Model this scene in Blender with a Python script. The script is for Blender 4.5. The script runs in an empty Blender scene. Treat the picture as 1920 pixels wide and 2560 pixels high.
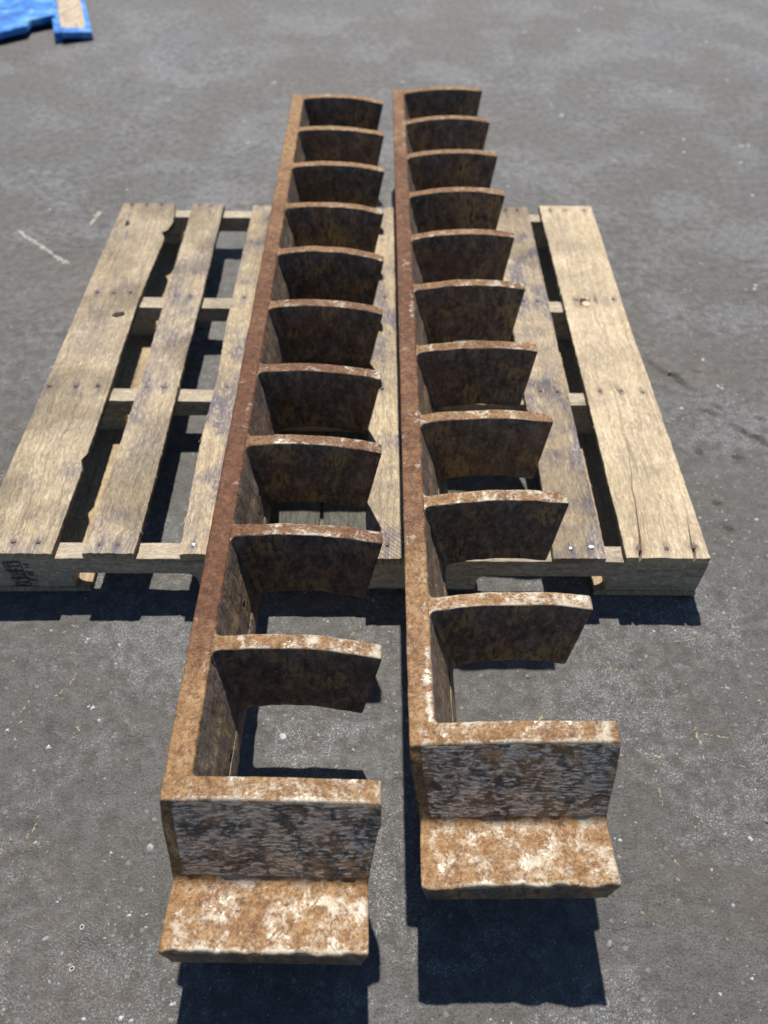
import bpy, math, random
import numpy as np
from mathutils import Matrix, Vector
from math import sin, cos, radians, pi, sqrt

random.seed(7)
SC = bpy.context.scene
COL = SC.collection

# ------------------------------------------------------------------ camera
CAM_H, PITCH, ROLL, YAW = 1.14952, 0.83860, 0.02243, 0.01966
cam_data = bpy.data.cameras.new("camera")
cam = bpy.data.objects.new("camera", cam_data)
COL.objects.link(cam)
cam_data.sensor_width = 36.0
cam_data.lens = 28.59
cam_data.clip_start = 0.02
cam_data.clip_end = 400.0
fw = Vector((0, cos(PITCH), -sin(PITCH))); up = Vector((0, sin(PITCH), cos(PITCH))); rt = Vector((1, 0, 0))
c_, s_ = cos(ROLL), sin(ROLL)
r_im = c_ * rt + s_ * up
u_im = -s_ * rt + c_ * up
m = Matrix((r_im, u_im, -fw)).transposed()
m = Matrix.Rotation(-YAW, 3, 'Z') @ m
cam.matrix_world = Matrix.Translation((0, 0, CAM_H)) @ m.to_4x4()
cam_data.dof.use_dof = True
cam_data.dof.focus_distance = 1.14
cam_data.dof.aperture_fstop = 3.3
SC.camera = cam

# ------------------------------------------------------------------ sky, sun, exposure
SUN_EL, SUN_AZ = radians(60.0), radians(0.5)       # sun behind the bars, shadows fall towards the camera
world = bpy.data.worlds.new("World"); SC.world = world
world.use_nodes = True
wn = world.node_tree.nodes; wl = world.node_tree.links
sky = wn.new("ShaderNodeTexSky"); sky.sky_type = 'NISHITA'
sky.sun_disc = False
sky.sun_elevation = SUN_EL
sky.sun_rotation = -SUN_AZ
sky.air_density = 1.0; sky.dust_density = 0.3; sky.ozone_density = 7.0
wl.new(sky.outputs[0], wn["Background"].inputs[0])
wn["Background"].inputs[1].default_value = 0.06
sun_d = bpy.data.lights.new("sun", 'SUN'); sun_d.energy = 4.6; sun_d.angle = radians(1.0); sun_d.color = (1.0, 0.955, 0.885)
sun = bpy.data.objects.new("sun", sun_d); COL.objects.link(sun)
sv = Vector((-sin(SUN_AZ) * cos(SUN_EL), cos(SUN_AZ) * cos(SUN_EL), sin(SUN_EL)))
sun.rotation_euler = sv.to_track_quat('Z', 'Y').to_euler()
sun.location = sv * 6
SC.view_settings.view_transform = 'Standard'
SC.view_settings.look = 'None'
SC.view_settings.gamma = 1.0
SC.view_settings.exposure = 0.42
SC.render.engine = 'CYCLES'
SC.cycles.max_bounces = 6

# ------------------------------------------------------------------ measured layout (metres)
FLECKS=[[0.606,3.677,0.0133],[0.83,3.703,0.0135],[0.895,3.941,0.0121],[0.946,3.992,0.0102],[0.971,3.975,0.0102],[0.754,3.028,0.01],[0.633,2.863,0.0096],[0.609,2.959,0.0081],[0.933,3.579,0.0094],[1.057,3.081,0.0101],[1.079,3.434,0.0091],[1.324,3.591,0.0114],[1.292,3.192,0.0087],[1.166,3.118,0.0085],[1.006,2.683,0.0092],[0.985,2.591,0.009],[1.188,2.644,0.0091],[1.209,2.648,0.0092],[0.881,2.731,0.0077],[0.748,2.525,0.0073],[1.149,2.524,0.0103],[1.117,2.31,0.0084],[0.861,1.927,0.0062],[0.978,1.826,0.0084],[0.971,1.811,0.0072],[0.394,2.345,0.0069],[0.093,3.134,0.0101],[-0.408,2.618,0.0074],[-0.368,3.108,0.0099],[-0.439,2.774,0.0077],[-0.921,2.174,0.0077],[-0.728,2.294,0.0067],[-0.315,0.319,0.0048],[-0.301,0.203,0.005],[-0.289,0.201,0.0039],[-0.243,0.218,0.004],[-0.346,0.202,0.005],[-0.134,0.573,0.0077],[0.349,0.418,0.0059],[0.5,0.426,0.0026],[0.534,0.421,0.0052],[0.437,0.229,0.0046],[0.482,0.246,0.0047],[0.475,0.767,0.0055],[0.512,0.768,0.0039],[0.543,0.73,0.0023],[0.651,0.732,0.0031],[0.377,0.443,0.0026],[0.465,0.368,0.0019],[0.758,1.513,0.0075],[0.767,1.422,0.0073],[0.774,1.412,0.0062],[0.667,1.345,0.0061],[0.667,0.968,0.0043],[0.73,1.023,0.0053],[-0.433,0.619,0.0064],[-0.44,0.621,0.0043],[-0.419,0.598,0.0042],[-0.486,0.555,0.0055],[-0.356,0.399,0.0032],[-0.444,0.401,0.0019],[-0.353,0.35,0.0018],[-0.414,0.336,0.003],[-0.197,0.344,0.0025],[-0.257,0.307,0.0024],[0.283,0.298,0.0018],[0.173,0.198,0.0023],[-0.553,0.581,0.0056],[-0.471,0.745,0.0046],[-0.417,0.734,0.0046],[-0.473,0.739,0.0038],[-0.415,0.698,0.0045],[-0.5,0.77,0.0031],[-0.536,0.761,0.0038],[0.124,0.221,0.0023],[0.148,0.202,0.0023],[0.25,0.203,0.0028],[0.399,0.208,0.0023],[0.494,0.789,0.0032],[-0.105,0.645,0.0036],[-0.042,0.609,0.0029]]
SCRATCHES=[[-0.972,2.05,-0.8,1.893,"w"],[-0.776,2.162,-0.785,2.097,"w"],[-0.768,1.236,-0.724,1.278,"w"],[-0.472,0.683,-0.48,0.661,"y"],[-0.449,0.668,-0.451,0.662,"y"],[-0.489,0.649,-0.493,0.642,"y"],[-0.535,0.629,-0.541,0.611,"y"],[-0.539,0.569,-0.536,0.564,"y"],[-0.359,0.624,-0.359,0.611,"y"],[-0.448,0.586,-0.445,0.58,"y"],[-0.469,0.448,-0.479,0.419,"y"],[-0.537,0.595,-0.539,0.591,"y"],[0.423,0.52,0.421,0.473,"y"],[0.422,0.473,0.42,0.458,"y"],[0.415,0.547,0.433,0.542,"y"],[0.453,0.55,0.473,0.539,"y"],[0.499,0.591,0.5,0.537,"y"],[0.511,0.579,0.55,0.572,"y"],[0.517,0.541,0.556,0.527,"w"],[0.418,0.395,0.422,0.38,"y"],[0.467,0.395,0.466,0.381,"y"],[0.469,0.453,0.475,0.443,"y"],[0.382,0.695,0.407,0.689,"y"],[0.414,0.671,0.419,0.664,"y"],[0.503,0.671,0.504,0.663,"y"],[0.654,0.983,0.655,0.973,"y"],[0.58,1.05,0.64,1.059,"w"],[0.503,0.745,0.54,0.752,"w"],[-0.011,0.713,-0.003,0.696,"y"],[-0.118,0.732,-0.087,0.728,"y"],[0.252,0.598,0.276,0.614,"y"]]
CRACKS=[[[0.623,1.521],[0.653,1.471],[0.676,1.457],[0.69,1.429],[0.701,1.411],[0.719,1.405]],[[0.709,1.341],[0.724,1.332],[0.734,1.316]],[[0.74,1.358],[0.754,1.348]],[[0.755,1.306],[0.765,1.281],[0.785,1.263],[0.802,1.251],[0.812,1.23],[0.838,1.206]],[[0.819,1.32],[0.834,1.311]],[[0.663,1.216],[0.673,1.207]],[[0.729,1.199],[0.75,1.188]],[[0.657,1.071],[0.671,1.066]],[[0.665,1.012],[0.674,0.997]]]
RINGS=[[-0.373,0.305],[-0.374,0.257]]
NAILS={1:[[-0.596,0.867],[-0.555,0.866],[-0.645,1.27],[-0.593,1.27],[-0.55,1.272],[-0.627,1.6],[-0.589,1.599],[-0.553,1.602],[-0.632,2.005],[-0.593,2.006],[-0.555,2.007]],2:[[-0.452,0.862],[-0.423,0.862],[-0.451,1.268],[-0.419,1.269],[-0.451,1.591],[-0.415,1.588],[-0.456,2.005],[-0.428,2.0]],3:[[-0.298,0.863],[-0.294,1.271],[-0.294,1.586]],5:[[0.33,0.861],[0.364,0.863],[0.333,1.269],[0.366,1.268],[0.335,1.584],[0.367,1.585],[0.338,2.001],[0.37,2.002]],6:[[0.444,0.86],[0.49,0.861],[0.537,0.865],[0.452,1.269],[0.496,1.27],[0.538,1.266],[0.456,1.59],[0.499,1.591],[0.541,1.594],[0.454,1.999],[0.495,2.0],[0.544,2.001]]}
KNOTS=[[-0.623,1.908],[-0.561,1.515],[0.474,1.576],[-0.526,1.062]]
BOARD6_CRACKS=[[[0.479,1.124],[0.46,0.989],[0.455,0.927],[0.448,0.869],[0.442,0.839]],[[0.545,0.955],[0.539,0.908],[0.535,0.877],[0.536,0.859],[0.533,0.84]]]
BAR_LEFT={"fx":-0.24142011194340118,"y0":0.3898447156170605,"a":0.0040036325441996775,"ti":-0.03438752108408707,"ys":[1.9762,1.7716,1.5668,1.3641,1.1689,0.9739,0.7769,0.5872,0.3933,0.1989,0.0]}
BAR_RIGHT={"fx":0.045348247839084276,"y0":0.45843594894812334,"a":-0.0003099272490473663,"ti":0.03910974712113256,"ys":[1.9561,1.753,1.5558,1.3566,1.1654,0.969,0.7671,0.5756,0.3869,0.1954,0.0]}


# ------------------------------------------------------------------ numpy noise
def _hash(ix, iy, iz, seed):
    h = (ix * 374761393 + iy * 668265263 + iz * 2147483647 + seed * 144665) & 0xFFFFFFFF
    h = ((h ^ (h >> 13)) * 1274126177) & 0xFFFFFFFF
    h = (h ^ (h >> 16)) & 0xFFFFFFFF
    return h.astype(np.float64) / 4294967295.0

def vnoise(x, y, z=0.0, seed=0):
    x = np.asarray(x, float); y = np.asarray(y, float) + 0 * x; z = np.asarray(z, float) + 0 * x
    xi = np.floor(x).astype(np.int64); yi = np.floor(y).astype(np.int64); zi = np.floor(z).astype(np.int64)
    fx = x - xi; fy = y - yi; fz = z - zi
    fx = fx * fx * (3 - 2 * fx); fy = fy * fy * (3 - 2 * fy); fz = fz * fz * (3 - 2 * fz)
    r = 0
    for a in (0, 1):
        for b in (0, 1):
            for c in (0, 1):
                w = (fx if a else 1 - fx) * (fy if b else 1 - fy) * (fz if c else 1 - fz)
                r = r + w * _hash(xi + a, yi + b, zi + c, seed)
    return r

def fbm(x, y, z=0.0, seed=0, octv=4, gain=0.5):
    r = 0; a = 1; t = 0; f = 1
    for o in range(octv):
        r = r + a * vnoise(np.asarray(x) * f, np.asarray(y) * f, np.asarray(z) * f, seed + o * 17)
        t += a; a *= gain; f *= 2.03
    return r / t

def sstep(a, b, x):
    t = np.clip((x - a) / (b - a), 0, 1)
    return t * t * (3 - 2 * t)

# ------------------------------------------------------------------ object helpers
def link(name, me, parent=None, loc=None, rot=None):
    o = bpy.data.objects.new(name, me)
    COL.objects.link(o)
    if parent: o.parent = parent
    if loc is not None: o.location = loc
    if rot is not None: o.rotation_euler = rot
    return o

def tag(o, label, cat, group=None):
    o['label'] = label; o['category'] = cat
    if group: o['group'] = group
    return o

def make_mesh(name, verts, faces, mats, matidx=None, attrs=None, smooth=True, sharp=None):
    me = bpy.data.meshes.new(name)
    me.from_pydata([tuple(v) for v in verts], [], faces)
    for mt in mats: me.materials.append(mt)
    if matidx is not None: me.polygons.foreach_set('material_index', np.asarray(matidx, dtype=np.int32))
    me.polygons.foreach_set('use_smooth', np.full(len(me.polygons), smooth))
    if attrs:
        for k, v in attrs.items():
            a = me.attributes.new(k, 'FLOAT', 'POINT')
            a.data.foreach_set('value', np.asarray(v, dtype=np.float32))
    me.update()
    if sharp is not None: me.set_sharp_from_angle(angle=sharp)
    return me

def loft(rings, cap0=True, cap1=True):
    """rings: array (n, k, 3), closed loops -> verts, faces (quads then caps)."""
    n, k, _ = rings.shape
    V = rings.reshape(-1, 3)
    F = []
    for i in range(n - 1):
        for j in range(k):
            j2 = (j + 1) % k
            F.append((i * k + j, i * k + j2, (i + 1) * k + j2, (i + 1) * k + j))
    if cap0: F.append(tuple(range(k - 1, -1, -1)))
    if cap1: F.append(tuple((n - 1) * k + j for j in range(k)))
    return V, F

# ------------------------------------------------------------------ material helpers
class NT:
    def __init__(self, name):
        self.mat = bpy.data.materials.new(name); self.mat.use_nodes = True
        self.t = self.mat.node_tree; self.n = self.t.nodes; self.l = self.t.links
        self.bsdf = self.n["Principled BSDF"]
    def new(self, t, **kw):
        nd = self.n.new(t)
        for k, v in kw.items(): setattr(nd, k, v)
        return nd
    def put(self, sock, v):
        if hasattr(v, 'is_output') or isinstance(v, bpy.types.NodeSocket): self.l.new(v, sock)
        else: sock.default_value = v
    def pos(self, world=False):
        if world: return self.new("ShaderNodeNewGeometry").outputs['Position']
        return self.new("ShaderNodeTexCoord").outputs['Object']
    def mapping(self, v, scale=(1, 1, 1), rot=(0, 0, 0), loc=(0, 0, 0)):
        m = self.new("ShaderNodeMapping"); self.l.new(v, m.inputs[0])
        m.inputs['Scale'].default_value = scale; m.inputs['Rotation'].default_value = rot
        self.put(m.inputs['Location'], loc)
        return m.outputs[0]
    def noise(self, v, scale, detail=4, rough=0.55, dist=0.0, lac=2.0):
        n = self.new("ShaderNodeTexNoise"); self.l.new(v, n.inputs['Vector'])
        n.inputs['Scale'].default_value = scale; n.inputs['Detail'].default_value = detail
        n.inputs['Roughness'].default_value = rough; n.inputs['Distortion'].default_value = dist
        n.inputs['Lacunarity'].default_value = lac
        return n.outputs['Fac']
    def noisec(self, v, scale, detail=2):
        n = self.new("ShaderNodeTexNoise"); self.l.new(v, n.inputs['Vector'])
        n.inputs['Scale'].default_value = scale; n.inputs['Detail'].default_value = detail
        return n.outputs['Color']
    def voro(self, v, scale, feature='F1', rnd=1.0):
        n = self.new("ShaderNodeTexVoronoi", feature=feature); self.l.new(v, n.inputs['Vector'])
        n.inputs['Scale'].default_value = scale; n.inputs['Randomness'].default_value = rnd
        return n
    def ramp(self, f, stops, interp='LINEAR'):
        r = self.new("ShaderNodeValToRGB"); self.put(r.inputs[0], f)
        e = r.color_ramp.elements; r.color_ramp.interpolation = interp
        while len(e) < len(stops): e.new(0.5)
        for el, (p, c) in zip(e, stops):
            el.position = p
            el.color = (c, c, c, 1) if not hasattr(c, '__len__') else (*c, 1)
        return r.outputs[0]
    def rng(self, f, a, b, c=0.0, d=1.0, smooth=True):
        r = self.new("ShaderNodeMapRange"); r.interpolation_type = 'SMOOTHSTEP' if smooth else 'LINEAR'
        self.put(r.inputs['Value'], f)
        for k, v in zip(('From Min', 'From Max', 'To Min', 'To Max'), (a, b, c, d)): self.put(r.inputs[k], v)
        return r.outputs[0]
    def math(self, op, a, b=0.0, clamp=False):
        m = self.new("ShaderNodeMath", operation=op); m.use_clamp = clamp
        self.put(m.inputs[0], a); self.put(m.inputs[1], b)
        return m.outputs[0]
    def mix(self, f, a, b, mode='MIX'):
        m = self.new("ShaderNodeMix", data_type='RGBA', blend_type=mode)
        self.put(m.inputs[0], f)
        for s, v in ((m.inputs[6], a), (m.inputs[7], b)):
            self.put(s, (*v, 1) if isinstance(v, tuple) and len(v) == 3 else v)
        return m.outputs[2]
    def attr(self, name):
        a = self.new("ShaderNodeAttribute"); a.attribute_name = name
        return a.outputs['Fac']
    def sep(self, v):
        s = self.new("ShaderNodeSeparateXYZ"); self.l.new(v, s.inputs[0]); return s.outputs
    def comb(self, x, y, z):
        s = self.new("ShaderNodeCombineXYZ")
        for i, v in enumerate((x, y, z)): self.put(s.inputs[i], v)
        return s.outputs[0]
    def vadd(self, a, b, scale=None):
        if scale is not None:
            s = self.new("ShaderNodeVectorMath", operation='SCALE'); self.l.new(b, s.inputs[0]); s.inputs['Scale'].default_value = scale; b = s.outputs[0]
        m = self.new("ShaderNodeVectorMath", operation='ADD'); self.put(m.inputs[0], a); self.put(m.inputs[1], b)
        return m.outputs[0]
    def bump(self, h, strength=0.5, dist=0.001, nrm=None):
        b = self.new("ShaderNodeBump"); self.put(b.inputs['Height'], h)
        self.put(b.inputs['Strength'], strength); b.inputs['Distance'].default_value = dist
        if nrm is not None: self.l.new(nrm, b.inputs['Normal'])
        return b.outputs[0]
    def out(self, color=None, rough=None, metal=None, normal=None, spec=None):
        b = self.bsdf
        for k, v in (('Base Color', color), ('Roughness', rough), ('Metallic', metal), ('Normal', normal), ('Specular IOR Level', spec)):
            if v is not None:
                self.put(b.inputs[k], (*v, 1) if isinstance(v, tuple) and len(v) == 3 else v)
        return self.mat

# ------------------------------------------------------------------ materials
def mat_asphalt():
    N = NT("worn_asphalt"); P = N.pos()
    big = N.noise(P, 1.3, 4, 0.6)
    mid = N.noise(P, 7.0, 5, 0.62, 0.6)
    sm = N.noise(P, 42.0, 6, 0.70, 0.3)
    fine = N.noise(P, 260.0, 4, 0.72)
    grit = N.noise(N.mapping(P, (1, 1, 1), loc=(5.3, 9.1, 0)), 560.0, 2, 0.6)
    base = N.ramp(N.math('ADD', N.math('MULTIPLY', N.noise(P, 0.9, 5, 0.6, 1.2), 0.65), N.math('MULTIPLY', mid, 0.35)), [(0.36, (0.098, 0.090, 0.079)), (0.50, (0.125, 0.120, 0.111)), (0.62, (0.152, 0.155, 0.162))])
    base = N.mix(N.rng(mid, 0.48, 0.66, 0, 0.75), base, (0.112, 0.099, 0.083))
    base = N.mix(N.rng(sm, 0.36, 0.58, 0.55, 0.0), base, (0.062, 0.056, 0.048))
    base = N.mix(N.rng(fine, 0.37, 0.51, 0.72, 0.0), base, (0.050, 0.045, 0.039))
    base = N.mix(N.rng(grit, 0.34, 0.46, 0.5, 0.0), base, (0.030, 0.028, 0.026))
    # pale worn aggregate: tiny flecks, dense where the binder has worn off
    worn = N.rng(N.math('ADD', N.math('MULTIPLY', N.noise(P, 3.6, 4, 0.62, 0.4), 0.65), N.math('MULTIPLY', sm, 0.35)), 0.46, 0.60)
    fl = N.rng(N.noise(N.mapping(P, (1, 1, 1), loc=(3.1, 1.7, 0)), 420.0, 3, 0.75), 0.545, 0.64)
    fl2 = N.rng(N.noise(N.mapping(P, (1, 1, 1), loc=(7.1, 2.7, 0)), 170.0, 4, 0.80, 0.8), 0.575, 0.655)
    base = N.mix(N.math('MULTIPLY', fl, N.rng(worn, 0, 1, 0.12, 0.95)), base, (0.42, 0.42, 0.43))
    base = N.mix(N.math('MULTIPLY', fl2, N.rng(worn, 0, 1, 0.08, 0.75)), base, (0.36, 0.37, 0.39))
    base = N.mix(N.rng(worn, 0, 1, 0.0, 0.05), base, (0.26, 0.27, 0.29))
    spark = N.voro(P, 120.0)
    sp = N.math('MULTIPLY', N.rng(spark.outputs['Distance'], 0.10, 0.17, 1, 0), N.rng(N.sep(spark.outputs['Color'])[2], 0.955, 0.965))
    base = N.mix(N.math('MULTIPLY', sp, 0.6), base, (0.42, 0.43, 0.45))
    # individual chips of stone showing in the surface
    v = N.voro(P, 85.0)
    pick = N.rng(N.sep(v.outputs['Color'])[0], 0.88, 0.90)
    chip = N.math('MULTIPLY', N.rng(v.outputs['Distance'], 0.22, 0.34, 1, 0), pick)
    chipc = N.ramp(N.sep(v.outputs['Color'])[1], [(0.0, (0.15, 0.137, 0.115)), (0.5, (0.20, 0.195, 0.18)), (1.0, (0.27, 0.26, 0.235))])
    base = N.mix(N.math('MULTIPLY', chip, 0.65), base, chipc)
    # dust, then a dark blue patch at the far right
    base = N.mix(N.rng(N.noise(P, 2.1, 3, 0.5), 0.52, 0.68, 0, 0.50), base, (0.100, 0.082, 0.066))
    base = N.mix(N.math('MULTIPLY', N.attr('dark_patch'), 0.75), base, (0.022, 0.030, 0.045))
    base = N.mix(N.math('MULTIPLY', N.attr('recess_dark'), 0.8), base, (0.03, 0.026, 0.022))  # darker in dents, cracks and the crumbling patch
    h = N.math('ADD', N.math('MULTIPLY', sm, 1.0), N.math('ADD', N.math('MULTIPLY', fine, 0.75), N.math('ADD', N.math('MULTIPLY', grit, 0.35), N.math('MULTIPLY', chip, 0.2))))
    nrm = N.bump(h, 0.78, 0.0042)
    return N.out(base, N.rng(sm, 0.3, 0.7, 0.70, 0.48), 0.0, nrm, 0.5)

def wood_nodes(N, P, tone_cols, stain_attr=True, saw=1.0, along='y'):
    """weathered sawn wood; grain along y (or x)"""
    if along == 'x':
        s = N.sep(P); P = N.comb(s[1], s[0], s[2])
    warp = N.noisec(P, 7.0, 3)
    Pw = N.vadd(P, N.vadd(warp, (-0.5, -0.5, -0.5)), None)
    wv = N.new("ShaderNodeVectorMath", operation='SCALE'); N.l.new(N.vadd(warp, (-0.5, -0.5, -0.5)), wv.inputs[0]); wv.inputs['Scale'].default_value = 0.030
    Pw = N.vadd(P, wv.outputs[0])
    g1 = N.noise(N.mapping(Pw, (150, 7, 90)), 1.0, 5, 0.65)
    g2 = N.noise(N.mapping(Pw, (520, 42, 300)), 1.0, 3, 0.7)
    rip = N.noise(N.mapping(Pw, (250, 75, 120)), 1.0, 3, 0.6, 0.8)
    blot = N.noise(P, 9.0, 4, 0.6)
    # circular-saw arcs crossing the board
    s = N.sep(Pw)
    arc = N.math('ADD', s[1], N.math('MULTIPLY', N.math('MULTIPLY', s[0], s[0]), 1.4))
    sawn = N.new("ShaderNodeTexWave", wave_type='BANDS', bands_direction='Y'); sawn.inputs['Scale'].default_value = 36.0
    sawn.inputs['Distortion'].default_value = 2.2; sawn.inputs['Detail'].default_value = 2.0; sawn.inputs['Detail Scale'].default_value = 1.4
    N.l.new(N.comb(s[0], arc, s[2]), sawn.inputs['Vector'])
    sawm = N.rng(N.noise(P, 5.0, 2, 0.5), 0.48, 0.68)
    lo, mdl, hi = tone_cols
    col = N.ramp(N.math('ADD', N.math('MULTIPLY', g1, 0.6), N.math('MULTIPLY', blot, 0.4)), [(0.30, lo), (0.48, mdl), (0.66, hi)])
    col = N.mix(N.rng(g2, 0.34, 0.52, 0.60, 0.0), col, tuple(0.50 * c for c in lo))
    pur = N.noise(N.mapping(Pw, (60, 26, 60)), 1.0, 5, 0.72)
    col = N.mix(N.rng(pur, 0.49, 0.62, 0.0, 0.50), col, (lo[0] * 0.95, lo[1] * 0.97, lo[2] * 1.10))
    lng = N.noise(N.mapping(Pw, (130, 3.2, 60)), 1.0, 5, 0.68, 0.6)
    col = N.mix(N.rng(lng, 0.36, 0.47, 0.60, 0.0), col, (lo[0] * 0.62, lo[1] * 0.60, lo[2] * 0.60))
    col = N.mix(N.rng(N.noise(N.mapping(P, (7, 2.2, 5)), 1.0, 4, 0.6), 0.46, 0.64, 0.0, 0.30), col, (lo[0] * 0.98, lo[1] * 0.99, lo[2] * 1.08))
    hat = N.noise(N.mapping(Pw, (340, 120, 200), (0, 0, 0.5)), 1.0, 3, 0.7)
    col = N.mix(N.rng(hat, 0.36, 0.47, 0.55, 0.0), col, tuple(0.5 * c for c in lo))
    col = N.mix(N.rng(rip, 0.52, 0.70, 0.0, 0.42), col, tuple(min(1, 1.35 * c) for c in hi))
    col = N.mix(N.math('MULTIPLY', N.rng(sawn.outputs['Fac'], 0.55, 0.9), N.math('MULTIPLY', sawm, 0.60 * saw)), col, tuple(0.5 * c for c in lo))
    h = N.math('ADD', N.math('MULTIPLY', g1, 0.5), N.math('ADD', N.math('MULTIPLY', g2, 0.5), N.math('ADD', N.math('MULTIPLY', rip, 0.5), N.math('MULTIPLY', N.math('MULTIPLY', sawn.outputs['Fac'], sawm), 0.5 * saw))))
    return col, h, (g1, g2, blot, rip)

def mat_wood(name, cols, stain_col=(0.115, 0.108, 0.140), saw=1.0, along='y', bump=0.55, edge=False):
    N = NT(name); P = N.pos()
    off = N.new("ShaderNodeObjectInfo").outputs['Random']
    P = N.vadd(P, N.comb(N.math('MULTIPLY', off, 13.7), N.math('MULTIPLY', off, 31.1), 0.0))
    col, h, (g1, g2, blot, rip) = wood_nodes(N, P, cols, True, saw, along)
    st = N.math('MULTIPLY', N.attr('stain'), N.rng(N.math('ADD', N.math('MULTIPLY', g1, 0.4), N.math('MULTIPLY', rip, 0.6)), 0.66, 0.36, 0.25, 1.0), True)
    col = N.mix(st, col, stain_col)
    if edge:
        e = N.noise(P, 120.0, 5, 0.75)
        col = N.mix(N.rng(e, 0.38, 0.62, 0.75, 0.1), col, (0.075, 0.064, 0.045))
        h = N.math('ADD', h, N.math('MULTIPLY', e, 2.0))
    return N.out(col, 0.78, 0.0, N.bump(h, bump, 0.0022), 0.22)

def scratch_field(N, P, k):
    """short straight grinding strokes in three directions, each taking over in its own patches"""
    res = None
    for i, an in enumerate((0.62, -0.35, 1.35)):
        v = N.mapping(N.mapping(P, (1, 1, 1), (0, 0, an * (1 if k < 2 else -1)), (1.3 * i, 0.7 * i, 0)), (800.0, 125.0, 320.0))
        n = N.noise(v, 1.0, 4, 0.70, 0.25)
        if res is None: res = n
        else:
            m_ = N.rng(N.noise(N.vadd(P, (3.1 * i + k, 5.7, 1.9 * i)), 20.0, 2, 0.5), 0.46, 0.56)
            mm = N.new("ShaderNodeMix", data_type='FLOAT'); N.put(mm.inputs[0], m_); N.put(mm.inputs[2], res); N.put(mm.inputs[3], n)
            res = mm.outputs[0]
    return res

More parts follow.
